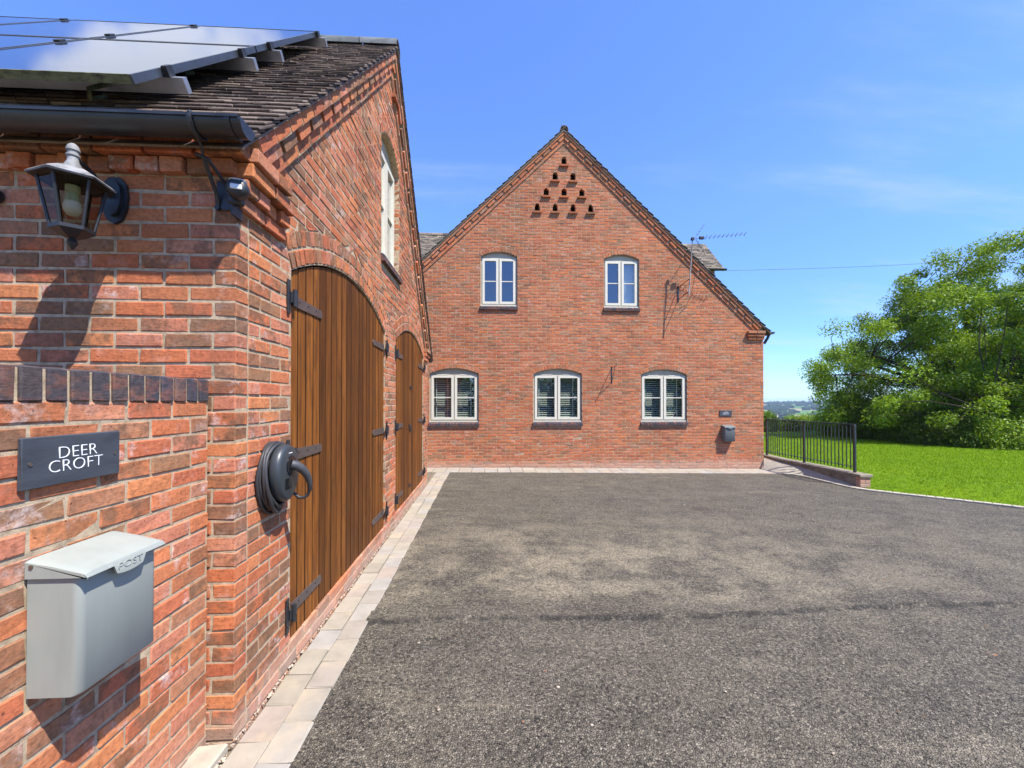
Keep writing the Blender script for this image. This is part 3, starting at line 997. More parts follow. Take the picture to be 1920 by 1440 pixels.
# grass blades
rg = np.random.default_rng(3)
NB = 110000
gx = []; gy = []
yy = rg.uniform(4.0, 18.5, NB * 2); xx = rg.uniform(8.4, 21.0, NB * 2)
x0 = np.where(yy < 8.1, np.interp(yy, KY, KX) + 0.125, np.interp(yy, [8.1, 8.6, 9.7, 10.6, 11.4, 14, 20], [8.62, 8.66, 8.68, 8.66, 8.75, 9.2, 10.2]) + 0.16)
keep = (xx > x0) & ((xx - CAM.x) / np.maximum(yy, 0.1) < 1.5)
xx, yy, x0 = xx[keep][:NB], yy[keep][:NB], x0[keep][:NB]
zz = np.array([lawn_h(a, b) for a, b in zip(xx, yy)]) - 0.004
h = rg.uniform(0.018, 0.046, len(xx)); w = rg.uniform(0.004, 0.009, len(xx)); ang = rg.uniform(0, 6.283, len(xx))
lx, lyy = rg.normal(0, 0.016, len(xx)), rg.normal(0, 0.016, len(xx))
A = np.stack([xx - np.cos(ang) * w, yy - np.sin(ang) * w, zz], 1)
B = np.stack([xx + np.cos(ang) * w, yy + np.sin(ang) * w, zz], 1)
C = np.stack([xx + lx, yy + lyy, zz + h], 1)
o = fast_mesh('grass', np.stack([A, B, C], 1), 3, 'blade', None, rg.random(len(xx)))
tag(o, 'short mown grass blades covering the lawn', 'grass', kind='stuff')

# ------------------------------------------------------------------ shared building pieces
def rake_bands(pool, E, A, fn_world, N, parent, mat, s_start, bands, dent=(0.215, 0.055)):
    """raking courses under a verge. E, A: eave and apex (a,z) of the tile surface; fn_world(a,z)->Vector on wall face"""
    ta, tz = A[0] - E[0], A[1] - E[1]
    L = math.hypot(ta, tz); ta /= L; tz /= L
    sg = 1 if ta > 0 else -1
    na, nz = tz * sg, -abs(ta)
    o = fn_world(0, 0)
    U = (fn_world(ta, tz) - o); V = -(fn_world(na, nz) - o)
    for (q, hh, proj, dental) in bands:
        def s_end(qq):
            return (A[0] - E[0] - qq * tz * sg) / ta
        s = max(s_start[1], s_start[0] + q * 1.04)
        bk = MB()
        pj = proj - 0.004 if not dental else 0.020
        e0, e1 = s_end(q + hh / 2), s_end(q - hh / 2)
        ring = []
        for (ss, qq) in ((s, q + hh / 2 - 0.001), (e0, q + hh / 2 - 0.001), (e1, q - hh / 2 + 0.001), (s, q - hh / 2 + 0.001)):
            ring.append(fn_world(E[0] + ss * ta + qq * na, E[1] + ss * tz + qq * nz))
        bk.add([p + Vector(N) * pj for p in ring] + [p - Vector(N) * 0.002 for p in ring], [[0, 1, 2, 3], [7, 6, 5, 4], [0, 4, 5, 1], [1, 5, 6, 2], [2, 6, 7, 3], [3, 7, 4, 0]])
        bk.build('verge_mortar', 'mortar' if mat == 'brick_g' else 'mortar_pale', parent)
        while True:
            ln = dent[0]
            e_lo, e_hi = s_end(q + hh / 2), s_end(q - hh / 2)
            if s > max(e_lo, e_hi) - 0.03:
                break
            b = s + ln
            c = fn_world(E[0] + q * na, E[1] + q * nz)
            b0, b1 = min(b, e_lo - 0.003), min(b, e_hi - 0.003)
            b0, b1 = max(b0, s + 0.004), max(b1, s + 0.004)
            pool.put(c + Vector(N) * (proj + float(pool.rng.uniform(-0.0015, 0.0015))), U, N, V, s, b0, s, b1, 0.16, hh - 0.008, parent, 'brick', mat)
            s = b + (dent[1] if dental else 0.01)

def window_unit(bld, fn, w, zb, zs, geo_c, geo, rec, style, sill=True, inner='blind', lab=None):
    """fn(u,n,v)->world; opening from u=-w/2..w/2 about 0; returns the window part"""
    c, hw, Rr, zc = geo
    F = 0.055
    def arcz(u, inset=0.0):
        return zc + math.sqrt(max((Rr - inset) ** 2 - u * u, 0))
    n0, n1 = -rec, -rec - 0.065
    # outer frame with arched head board
    q = MB()
    hd = zs - 0.015
    N_ = 14
    xs = [-hw + 2 * hw * i / N_ for i in range(N_ + 1)]
    poly = [(-hw, hd), (hw, hd)] + [(u, arcz(u) - 0.004) for u in xs[::-1]]
    q.prism(poly, lambda a, b, d: fn(a, d, b), n0 - 0.012, n1)
    q.prism([(-hw, zb), (-hw + F, zb), (-hw + F, hd), (-hw, hd)], lambda a, b, d: fn(a, d, b), n0, n1)
    q.prism([(hw - F, zb), (hw, zb), (hw, hd), (hw - F, hd)], lambda a, b, d: fn(a, d, b), n0, n1)
    q.prism([(-hw + F, hd - 0.03), (hw - F, hd - 0.03), (hw - F, hd), (-hw + F, hd)], lambda a, b, d: fn(a, d, b), n0, n1)
    q.prism([(-hw + F, zb), (hw - F, zb), (hw - F, zb + 0.055), (-hw + F, zb + 0.055)], lambda a, b, d: fn(a, d, b), n0, n1)
    q.prism([(-0.018, zb + 0.055), (0.018, zb + 0.055), (0.018, hd - 0.03), (-0.018, hd - 0.03)], lambda a, b, d: fn(a, d, b), n0 - 0.004, n1)
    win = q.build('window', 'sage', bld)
    q = MB()
    q.prism([(-hw - 0.01, zb - 0.012), (hw + 0.01, zb - 0.012), (hw + 0.01, zb + 0.014), (-hw - 0.01, zb + 0.014)], lambda a, b, d: fn(a, d, b), n0 + 0.035, n1)
    q.build('cill_board', 'cream', win)
    zl, zh = zb + 0.045, hd - 0.022
    zmid = (zl + zh) / 2
    for sgn in (-1, 1):
        ua, ub = sorted((sgn * 0.012, sgn * (hw - F + 0.012)))
        s = 0.058
        q = MB()
        for (a0, a1, b0, b1) in ((ua, ua + s, zl, zh), (ub - s, ub, zl, zh), (ua + s, ub - s, zl, zl + s), (ua + s, ub - s, zh - s, zh)):
            q.prism([(a0, b0), (a1, b0), (a1, b1), (a0, b1)], lambda a, b, d: fn(a, d, b), n0 + 0.016, n1 + 0.006)
        q.build('sash', 'cream', win)
        q = MB()
        q.prism([(ua + s, zmid - 0.011), (ub - s, zmid - 0.011), (ub - s, zmid + 0.011), (ua + s, zmid + 0.011)], lambda a, b, d: fn(a, d, b), n0 + 0.004, n1 + 0.02)
        q.build('glazing_bar', 'cream', win)
        if style == 'lower':
            q = MB()
            uu = -0.10 if sgn < 0 else 0.13
            um = (ua + s + 0.055) if sgn < 0 else (ub - s - 0.10)
            q.prism([(um - 0.011, zl + s), (um + 0.011, zl + s), (um + 0.011, zh - s), (um - 0.011, zh - s)], lambda a, b, d: fn(a, d, b), n0 - 0.10, n0 - 0.112)
            q.build('blind_tape', 'slat', win)
        for (z0, z1) in ((zl + s, zmid - 0.011), (zmid + 0.011, zh - s)):
            q = MB()
            q.prism([(ua + s, z0), (ub - s, z0), (ub - s, z1), (ua + s, z1)], lambda a, b, d: fn(a, d, b), n0 - 0.018, n0 - 0.024)
            q.build('pane', 'glass', win)
        if style == 'lower':
            vent = MB()
            vent.prism([(ua + 0.12, hd - 0.014), (ub - 0.12, hd - 0.014), (ub - 0.12, hd + 0.006), (ua + 0.12, hd + 0.006)], lambda a, b, d: fn(a, d, b), n0 + 0.012, n0 - 0.02)
            vent.build('trickle_vent', 'cream', win)
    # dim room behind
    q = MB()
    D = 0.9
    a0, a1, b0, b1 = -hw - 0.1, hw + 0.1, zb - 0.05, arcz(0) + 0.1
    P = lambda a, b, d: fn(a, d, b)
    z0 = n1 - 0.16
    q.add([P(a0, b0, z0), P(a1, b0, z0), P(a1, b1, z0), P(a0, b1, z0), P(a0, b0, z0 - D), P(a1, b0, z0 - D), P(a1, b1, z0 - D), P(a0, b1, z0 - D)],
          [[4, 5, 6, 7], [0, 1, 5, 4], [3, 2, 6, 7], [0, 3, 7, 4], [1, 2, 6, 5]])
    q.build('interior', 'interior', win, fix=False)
    if inner == 'blind':
        k = 0
        z = zl + 0.07
        me = None
        while z < zh - 0.03:
            q = MB()
            ang = rad(34)
            dn, dz = math.cos(ang) * 0.021, math.sin(ang) * 0.021
            nn = n1 - 0.085
            prof = [(nn - dn, z + dz), (nn, z + 0.0035), (nn + dn, z - dz), (nn + dn, z - dz - 0.002), (nn, z + 0.0012), (nn - dn, z + dz - 0.002)]
            vs = [fn(-hw + 0.06, a, b) for a, b in prof] + [fn(hw - 0.06, a, b) for a, b in prof]
            fs = [[i, (i + 1) % 6, 6 + (i + 1) % 6, 6 + i] for i in range(6)]
            q.add(vs, fs)
            q.build('blind_slat', 'slat', win)
            z += 0.050
    if inner == 'curtain':
        q = MB()
        vs = []
        nseg = 26
        for i in range(nseg + 1):
            u = 0.10 + (hw - 0.12) * i / nseg
            dd = n1 - 0.09 + 0.018 * math.sin(i * 1.5)
            vs += [fn(u, dd, zl), fn(u, dd, zh)]
        q.add(vs, [[2 * i, 2 * i + 2, 2 * i + 3, 2 * i + 1] for i in range(nseg)])
        q.build('curtain', 'curtain', win)
    if sill:
        n = max(6, round(2 * hw / 0.075))
        rg = np.random.default_rng(int(abs(geo_c) * 1000) + 5)
        for i in range(n):
            a = -hw - 0.02 + (2 * hw + 0.04) * i / n; b = -hw - 0.02 + (2 * hw + 0.04) * (i + 1) / n
            q = MB()
            top = zb - 0.014; dz = rg.normal(0, 0.001)
            prof = [(n0 + 0.03, top), (0.030, top - 0.022 + dz), (0.045, top - 0.036 + dz), (0.045, top - 0.098), (n0 + 0.03, top - 0.098)]
            q.prism(prof, lambda p, z, d: fn(d, p, z), a + 0.004, b - 0.004)
            q.build('sill_brick', 'brick_blue', win)
        q = MB()
        q.prism([(n0 + 0.02, zb - 0.02), (0.022, zb - 0.045), (0.036, zb - 0.055), (0.036, zb - 0.108), (n0 + 0.02, zb - 0.108)], lambda p, z, d: fn(d, p, z), -hw - 0.014, hw + 0.014)
        q.build('sill_bed', 'mortar_pale', win)
    return win

def pigeon_hole(bld, fn, u, z):
    q = MB()
    w, h = 0.066, 0.20
    pts = [(-w, 0), (w, 0)] + [(w * math.cos(t), h - w + w * math.sin(t)) for t in np.linspace(0, math.pi, 9)]
    # the dark nest hole: a recessed box behind the opening
    a, b = u - w - 0.02, u + w + 0.02
    P = lambda x, y, d: fn(x, d, y)
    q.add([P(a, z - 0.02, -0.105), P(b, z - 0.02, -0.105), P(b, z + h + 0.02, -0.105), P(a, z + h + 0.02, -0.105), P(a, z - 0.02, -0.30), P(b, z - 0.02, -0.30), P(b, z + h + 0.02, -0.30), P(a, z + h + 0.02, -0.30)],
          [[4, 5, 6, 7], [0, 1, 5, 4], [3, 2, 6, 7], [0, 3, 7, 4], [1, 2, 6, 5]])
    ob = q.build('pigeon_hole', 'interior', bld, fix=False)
    q = MB()
    q.prism([(-0.02, z - 0.060), (0.052, z - 0.056), (0.056, z - 0.016), (-0.02, z - 0.003)], lambda n, zz, d: fn(d, n, zz), u - 0.112, u + 0.112)
    q.build('perch_ledge', 'brick_h' if bld.name.startswith('house') else 'brick_g', ob)
    return [(u + p[0], z + p[1]) for p in pts]

# ================================================================== GARAGE
YC, YE, YA = 2.12, 8.60, 5.32
ZE_T = 2.916 + 0.966 * (YC - 0.14 - 2.087)       # tile surface at the eave edge (Y = 1.98)
EN = (1.98, ZE_T)
AP = (YA, 2.916 + 0.966 * (YA - 2.087))
EF = (8.74, AP[1] - 1.05 * (8.74 - YA))
garage = thing('garage', 'orange brick garage with two arched timber doors and solar panels on its roof', 'garage', (0, YC, 0))
gfn = lambda a, z: Vector((0.0, a, z))
gw = lambda u, n, v: (n, u, v)
gp = Pool(101)
def rake_z(y, perp):
    """height on the gable at perpendicular depth perp under the tiles"""
    if y < YA:
        return EN[1] + 0.966 * (y - EN[0]) - perp * math.sqrt(1 + 0.966 ** 2)
    return AP[1] - 1.05 * (y - YA) - perp * math.sqrt(1 + 1.05 ** 2)
BP = 0.285
d1f, d1g = arch_fn(2.70 - YC, 5.11 - YC, 2.43, 2.715, 0.0)
d1x, _ = arch_fn(2.70 - YC, 5.11 - YC, 2.43, 2.715, 0.225)
d2f, d2g = arch_fn(5.69 - YC, 8.08 - YC, 2.43, 2.715, 0.0)
d2x, _ = arch_fn(5.69 - YC, 8.08 - YC, 2.43, 2.715, 0.225)
wf, wg = arch_fn(4.90 - YC, 5.88 - YC, 4.66, 4.86, 0.0)
wx, _ = arch_fn(4.90 - YC, 5.88 - YC, 4.66, 4.86, 0.11)
DB = 0.15
GPH = (5.50, 5.50)
ghole = pigeon_hole(garage, gw, *GPH)
gable = slab_with_holes('gable_wall', [(YC + 0.011, -0.1), (YE, -0.1), (YE, rake_z(YE, 0.06)), (YA, AP[1] - 0.075), (YC + 0.011, rake_z(YC, 0.06))],
                        [arch_loop(a + YC, b + YC, zb, (g[0] + YC, g[1], g[2], g[3])) for a, b, zb, g in
                         ((2.70 - YC, 5.11 - YC, DB - 0.02, d1g), (5.69 - YC, 8.08 - YC, DB - 0.02, d2g), (4.90 - YC, 5.88 - YC, 3.24, wg))] + [ghole],
                        lambda a, b, d: (d - 0.0038, a, b), 0.28, 'mortar', garage)
def gl(z):
    # limits of the brick face at height z (u from the near corner)
    s2 = math.sqrt(1 + 0.966 ** 2); s3 = math.sqrt(1 + 1.05 ** 2)
    y0 = EN[0] + (z + BP * s2 - EN[1]) / 0.966
    y1 = YA - (z + BP * s3 - AP[1]) / 1.05
    y0 = max(y0, YC); y1 = min(y1, YE)
    return (y0 - YC, y1 - YC) if y1 - y0 > 0.05 else None
def gl_start(z):
    l = gl(z)
    if l is None:
        return None
    k = int(math.floor(z / CH))
    return ((0.1125 if (k % 2 == 0 and l[0] < 0.01) else l[0]), l[1])
ops = [lambda z: d1x(z, DB), lambda z: d2x(z, DB), lambda z: wx(z, 3.22),
       lambda z: (GPH[0] - YC - 0.067, GPH[0] - YC + 0.067) if GPH[1] - 0.01 < z < GPH[1] + 0.15 else ((GPH[0] - YC - 0.046, GPH[0] - YC + 0.046) if GPH[1] + 0.15 <= z < GPH[1] + 0.196 else None)]
lay_wall(gp, (0, YC, 0), (0, 1, 0), (1, 0, 0), -0.075, 6.0, gl_start, ops, gable, 'brick_g')
for g in (d1g, d2g):
    arch_ring(gp, (0, YC, 0), (0, 1, 0), (1, 0, 0), g, g[2] + 0.004, g[2] + 0.109, gable, 'brick_g')
    arch_ring(gp, (0, YC, 0), (0, 1, 0), (1, 0, 0), g, g[2] + 0.116, g[2] + 0.223, gable, 'brick_g')
arch_ring(gp, (0, YC, 0), (0, 1, 0), (1, 0, 0), wg, wg[2] + 0.004, wg[2] + 0.109, gable, 'brick_g')
BANDS = [(0.0885, 0.075, 0.070, False), (0.1655, 0.078, 0.050, True), (0.243, 0.075, 0.024, False)]
rake_bands(gp, EN, AP, gfn, (1, 0, 0), gable, 'brick_g', (0.115, 0.22), BANDS)
rake_bands(gp, EF, AP, gfn, (1, 0, 0), gable, 'brick_g', (0.20, 0.22), BANDS)
# stepped kneeler courses at the near corner and far corner
for i, (z, pr, ln) in enumerate(((2.5875, 0.026, 0.46), (2.6625, 0.052, 0.47), (2.7375, 0.078, 0.48), (2.8125, 0.10, 0.36))):
    for (ya, sg) in ((YC, 1), (YE, -1)):
        if sg < 0 and i == 3:
            continue
        y = 0.0
        while y < ln - 0.03:
            L = 0.215 if i != 1 else 0.1025
            b = min(y + L, ln)
            dp = (0.02 if (i == 1 and int(y / 0.1125) % 2) else 0.0)
            yy0, yy1 = sorted((ya + sg * y, ya + sg * b))
            zz = z if sg > 0 else z - 0.15
            gp.put((pr - dp, 0, zz), (0, 1, 0), (1, 0, 0), (0, 0, 1), yy0, yy1, yy0, yy1, 0.2, 0.067, gable, 'brick', 'brick_g')
            y = b + 0.01
# front wall (eave side, faces the camera)
fwm = MB(); fwm.box((-5.6, YC + 0.0038, -0.1), (-0.0042, YC + 0.28, 2.86))
front = fwm.build('front_wall', 'mortar', garage)
lay_wall(gp, (0, YC, 0), (-1, 0, 0), (0, -1, 0), -0.075, 2.70, lambda z: ((0.1125 if int(math.floor(z / CH)) % 2 else 0.0), 5.6), [], front, 'brick_g',
         hide=lambda u, z: u > 0.10 and z < 1.66)
# oversailing eave courses: alternate headers, then a plain course
u = 0.0; i = 0
while u < 5.5:
    pr = 0.045 if (i % 2 == 0 or i % 5 == 3) else 0.028
    gp.put((0, YC - pr, 2.7375), (-1, 0, 0), (0, -1, 0), (0, 0, 1), u, u + 0.1025, u, u + 0.1025, 0.2, 0.067, front, 'brick', 'brick_g')
    u += 0.1125; i += 1
u = -0.06
while u < 5.5:
    gp.put((0, YC - 0.066, 2.8125), (-1, 0, 0), (0, -1, 0), (0, 0, 1), u, u + 0.215, u, u + 0.215, 0.2, 0.067, front, 'brick', 'brick_g')
    u += 0.225
gp.flush(garage, 'brickwork')
mb = MB(); mb.box((-5.6, YE - 0.3, -0.1), (-0.3, YE, 2.5)); mb.box((-5.6, YC + 0.29, -0.1), (-5.35, YE - 0.31, 5.9))
mb.build('rear_wall', 'brick_g', garage)

# doors
def door_leafset(ya, yb, geo, idx, label):
    c = (ya + yb) / 2
    Rr, zc = geo[2], geo[3]
    q = MB()
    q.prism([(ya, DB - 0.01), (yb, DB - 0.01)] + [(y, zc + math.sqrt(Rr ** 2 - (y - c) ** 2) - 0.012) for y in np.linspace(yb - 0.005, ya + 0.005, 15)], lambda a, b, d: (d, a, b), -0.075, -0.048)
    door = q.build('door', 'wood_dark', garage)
    door['label'] = label
    n = 20
    rg = np.random.default_rng(50 + idx)
    edges = np.linspace(ya + 0.006, yb - 0.006, n + 1)
    mid = n // 2
    for i in range(n):
        a, b = edges[i] + 0.0030, edges[i + 1] - 0.0030
        if i == mid:
            a += 0.003
        za, zb_ = [zc + math.sqrt(Rr ** 2 - (y - c) ** 2) - 0.014 for y in (a, b)]
        f0 = -0.018 + rg.normal(0, 0.0012)
        bv = 0.0050
        q = MB()
        z0 = DB + rg.normal(0, 0.002)
        sec = [(a, f0 - bv), (a + bv, f0), (b - bv, f0), (b, f0 - bv), (b, -0.047), (a, -0.047)]
        vs = [(x, y, z0) for y, x in sec]
        tops = [za, za, zb_, zb_, zb_, za]
        vs += [(x, y, t) for (y, x), t in zip(sec, tops)]
        q.add(vs, [[j, (j + 1) % 6, 6 + (j + 1) % 6, 6 + j] for j in range(6)] + [[5, 4, 3, 2, 1, 0], [6, 7, 8, 9, 10, 11]])
        pk = q.build('plank', 'wood', door)
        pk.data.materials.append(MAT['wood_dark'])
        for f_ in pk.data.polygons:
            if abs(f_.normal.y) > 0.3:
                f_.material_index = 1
    # strap hinges
    for (yh, sg) in ((ya, 1), (yb, -1)):
        for z in (2.255, 1.285, 0.330):
            h = MB()
            L = 0.50 if idx == 0 or True else 0.4
            # tapered strap on the boards
            y0, y1 = yh + sg * 0.03, yh + sg * L
            h.prism([(y0, z - 0.036), (y1, z - 0.028), (y1 + sg * 0.012, z), (y1, z + 0.028), (y0, z + 0.036)], lambda a, b, d: (d, a, b), -0.016, -0.008)
            ho = h.build('hinge', 'strap', door)
            # pin plate on the brickwork, knuckle and screws
            k = MB()
            k.box((0.004, yh - sg * 0.055 - 0.018, z - 0.105), (0.012, yh - sg * 0.055 + 0.018, z + 0.105), 0.002)
            k.build('hinge_plate', 'black_metal', door)
            k = MB()
            k.box((0.0125, yh - sg * 0.045, z - 0.034), (0.022, yh + sg * 0.045, z + 0.034), 0.003)
            k.build('hinge_knuckle', 'black_metal', door)
            for (yy, zz, xx) in [(yh - sg * 0.055, z + 0.065, 0.012), (yh - sg * 0.055, z - 0.065, 0.012)] + [(yh + sg * t, z + 0.008, -0.009) for t in (0.13, 0.26, 0.40)]:
                k = MB()
                k.tube([(xx - 0.001, yy, zz), (xx + 0.004, yy, zz)], 0.006, 8)
                k.build('hinge_screw', 'black_metal', door)
            k = MB()
            k.tube([(0.026, yh - sg * 0.010, z - 0.052), (0.026, yh - sg * 0.010, z + 0.052)], 0.014, 10)
            k.build('hinge_pin', 'black_metal', door)
    return door
door1 = door_leafset(2.70, 5.11, (0, 0, d1g[2], d1g[3]), 0, 'brown arched timber door beside the car charger')
door2 = door_leafset(5.69, 8.08, (0, 0, d2g[2], d2g[3]), 1, 'brown arched timber door with a padlock')
k = MB()
k.box((-0.016, 6.70, 1.20), (-0.006, 6.80, 1.27), 0.002)
k.box((-0.006, 6.735, 1.150), (0.014, 6.785, 1.205), 0.004)
k.tube([(0.004, 6.742, 1.20), (0.004, 6.744, 1.235), (0.004, 6.76, 1.248), (0.004, 6.776, 1.235), (0.004, 6.778, 1.20)], 0.004, 6)
k.build('padlock', 'black_metal', door2)
k = MB()
k.box((-0.016, 6.76, 1.83), (-0.004, 6.90, 1.87), 0.003)
k.tube([(0.002, 6.78, 1.85), (0.012, 6.83, 1.85), (0.002, 6.88, 1.85)], 0.008, 6)
k.build('door_handle', 'black_metal', door2)
k = MB()
k.box((-0.016, 6.70, 0.29), (-0.004, 6.80, 0.34), 0.003)
k.tube([(-0.002, 6.72, 0.315), (0.004, 6.79, 0.315)], 0.008, 6)
k.build('door_bolt', 'black_metal', door2)
# gable window and nest hole
wc = (4.90 + 5.88) / 2
win = window_unit(garage, lambda u, n, v: (n, wc + u, v), 0.98, 3.33, 4.66, wc, (0, 0.49, wg[2], wg[3]), 0.075, 'upper', True, 'none')

# roof
rmb = MB()
X0, X1 = -5.6, 0.085
def roof_prism(mb, pts, x0, x1):
    mb.prism(pts, lambda a, b, d: (d, a, b), x0, x1)
tn = Vector((0, 1, 0.966)).normalized(); nn_ = Vector((0, -0.966, 1)).normalized()
tf = Vector((0, -1, 1.05)).normalized(); nf_ = Vector((0, 1.05, 1)).normalized()
def off(p, n, d):
    return (p[0] + n.y * d, p[1] + n.z * d)
roof_prism(rmb, [off(EN, nn_, -0.050), off(EN, nn_, -0.040), (AP[0], AP[1] - 0.055), off(EF, nf_, -0.040), off(EF, nf_, -0.050), (AP[0], AP[1] - 0.070)], X0, X1)
roof = rmb.build('roof', 'tile', garage)
tp = Pool(202)
def tile_courses(pool, E, T, N, A, x0, x1, ncourse, parent, mat, lim=None, gauge=0.1, wobble=0.012):
    """T up the slope, N out of it, A along the courses"""
    E = Vector(E); A = Vector(A)
    beta = math.asin(0.026 / 0.2)
    rg = pool.rng
    for j in range(ncourse):
        s = j * gauge + 0.10
        xx = x0 + (0.0825 if j % 2 else 0.0)
        while xx < x1 - 0.02:
            a, b = max(xx, x0), min(xx + 0.163, x1)
            xx += 0.165
            if b - a < 0.03:
                continue
            be = beta + rg.normal(0, wobble)
            V = T * math.cos(be) - N * math.sin(be)
            N2 = N * math.cos(be) + T * math.sin(be)
            tw = rg.normal(0, 0.006)
            A2 = (A + N2 * tw).normalized()
            N2 = A2.cross(V) if A2.cross(V).dot(N2) > 0 else V.cross(A2)
            O = E + T * (s + rg.normal(0, 0.002)) - N * (0.013 + 0.0) + A * ((a + b) / 2) + N * rg.normal(0, 0.001)
            w = (b - a) / 2 - 0.001
            pool.put(O, A2, N2, V, -w, w, -w, w, 0.013, 0.2, parent, 'tile', mat, c=0.003, jit=0.0009)
Lr = math.hypot(AP[0] - EN[0], AP[1] - EN[1])
tile_courses(tp, (0, EN[0], EN[1]), tn, nn_, (1, 0, 0), -5.6, 0.10, int(Lr / 0.1), roof, 'tile')
Lf = math.hypot(AP[0] - EF[0], AP[1] - EF[1])
tile_courses(tp, (0, EF[0], EF[1]), tf, nf_, (1, 0, 0), -0.23, 0.10, int(Lf / 0.1), roof, 'tile')
tp.flush(roof, 'roof_tiles')
# ridge tiles
def ridge_tile(a, b, fn, parent, r=0.115, mat='lead'):
    q = MB()
    pts = [(r * math.cos(t), r * math.sin(t)) for t in np.linspace(rad(-8), rad(188), 11)] + [((r - 0.014) * math.cos(t), (r - 0.014) * math.sin(t)) for t in np.linspace(rad(188), rad(-8), 11)]
    m = len(pts)
    vs = [fn(x, z, a) for x, z in pts] + [fn(x, z, b) for x, z in pts]
    fs = [[i, (i + 1) % m, m + (i + 1) % m, m + i] for i in range(m)]
    for i in range(10):
        fs.append([i, i + 1, m - 2 - i, m - 1 - i]); fs.append([m + i, m + i + 1, m + m - 2 - i, m + m - 1 - i])
    q.add(vs, fs)
    return q.build('ridge_tile', mat, parent, smooth=50)
x = 0.10
while x > -5.4:
    dz = random.uniform(-0.003, 0.003)
    ridge_tile(x, x - 0.44, lambda a, b, d, dz=dz: (d, AP[0] + a, AP[1] - 0.065 + b + dz), roof)
    x -= 0.452

# gutter
GY, GZ, GR = 1.925, 2.835, 0.058
q = MB()
pts = [(GR * math.cos(t), GR * math.sin(t)) for t in np.linspace(math.pi, 2 * math.pi, 13)]
inn = [((GR - 0.004) * math.cos(t), (GR - 0.004) * math.sin(t)) for t in np.linspace(2 * math.pi, math.pi, 13)]
q.prism(pts + inn, lambda a, b, d: (d, GY + a, GZ + b), -5.6, 0.145)
q.prism([(-GR - 0.007, -0.006), (-GR + 0.004, -0.006), (-GR + 0.004, 0.006), (-GR - 0.007, 0.006)], lambda a, b, d: (d, GY + a, GZ + b), -5.6, 0.145)
gut = q.build('gutter', 'gutter', garage, smooth=40)
q = MB()
q.prism([(GR * 1.05 * math.cos(t), GR * 1.05 * math.sin(t)) for t in np.linspace(math.pi, 2 * math.pi, 15)], lambda a, b, d: (d, GY + a, GZ + b), 0.1455, 0.156)
q.build('gutter_end', 'gutter', gut)
for X in (0.10, -1.9, -3.7):
    q = MB()
    o1 = [((GR + 0.005) * math.cos(t), (GR + 0.005) * math.sin(t)) for t in np.linspace(math.pi, 2 * math.pi, 13)]
    i1 = [((GR + 0.0008) * math.cos(t), (GR + 0.0008) * math.sin(t)) for t in np.linspace(2 * math.pi, math.pi, 13)]
    q.prism(o1 + i1, lambda a, b, d: (d, GY + a, GZ + b), X - 0.012, X + 0.012)
    q.build('gutter_clip', 'gutter', gut)
# rise-and-fall bracket near the corner
q = MB()
bx = -0.050
arc = [(bx, GY + (GR + 0.006) * math.cos(t), GZ + (GR + 0.006) * math.sin(t)) for t in np.linspace(math.pi * 0.98, math.pi * 1.75, 10)]
q.tube(arc, 0.006, 6, flat=2.0)
q.tube([arc[0], (bx, GY - GR - 0.002, GZ + 0.012), (bx, GY - GR + 0.012, GZ + 0.014)], 0.007, 6)
q.tube([arc[5], (bx - 0.010, 1.955, 2.755), (bx - 0.020, 1.985, 2.725)], 0.006, 6)
q.tube([(bx - 0.045, 1.975, 2.728), (bx - 0.004, 1.990, 2.716), (bx + 0.010, YC - 0.012, 2.655)], 0.008, 6)
q.tube([(bx - 0.020, 1.985, 2.722), (bx - 0.024, YC - 0.030, 2.60), (bx - 0.028, YC - 0.012, 2.545)], 0.010, 6, flat=0.5)
q.tube([(bx - 0.028, YC - 0.002, 2.545), (bx - 0.028, YC - 0.024, 2.545)], 0.012, 8)
q.build('gutter_bracket', 'black_metal', gut)

# solar array: each panel and each rail a thing of its own
POFF = 0.145
def on_roof(x, s, d):
    p = Vector((x, EN[0], EN[1])) + tn * s + nn_ * d
    return p
s_of = lambda y: (y - EN[0]) / tn.y
def solar_panel(x0, x1, s0, s1, label):
    ctr = on_roof((x0 + x1) / 2, s0, POFF)
    t = thing('solar_panel', label, 'solar panel', ctr, 'solar panels on the garage roof')
    fr = 0.014
    P = lambda a, b, d: on_roof(a, b, d)
    for nm, (a0, a1, b0, b1) in (('side_frame', (x0, x0 + fr, s0, s1)), ('side_frame', (x1 - fr, x1, s0, s1)), ('top_frame', (x0 + fr, x1 - fr, s1 - fr, s1)), ('bottom_frame', (x0 + fr, x1 - fr, s0, s0 + fr))):
        q = MB()
        q.prism([(a0, b0), (a1, b0), (a1, b1), (a0, b1)], P, POFF - 0.038, POFF + 0.002)
        q.build(nm, 'alu_moss' if (nm == 'bottom_frame' and s0 < 1) else 'panel_frame', t)
    q = MB()
    q.prism([(x0 + fr, s0 + fr), (x1 - fr, s0 + fr), (x1 - fr, s1 - fr), (x0 + fr, s1 - fr)], P, POFF - 0.006, POFF - 0.001)
    q.build('glass', 'solar', t)
    return t
s_rows = [(s_of(2.345), s_of(3.475)), (s_of(3.475) + 0.022, s_of(4.72))]
cols = [(-0.59, -1.80), (-1.83, -3.06), (-3.09, -4.32), (-4.35, -5.5)]
names = {(0, 0): 'dark glossy solar panel above the gutter, at the verge end of the lower row', (0, 1): 'dark solar panel in the lower row beside the verge end one',
         (0, 2): 'dark solar panel third from the verge in the lower row', (1, 0): 'dark glossy solar panel by the ridge, at the verge end of the upper row',
         (1, 1): 'dark solar panel second from the verge in the upper row', (1, 2): 'dark solar panel third from the verge in the upper row', (1, 3): 'dark solar panel fourth from the verge in the upper row'}
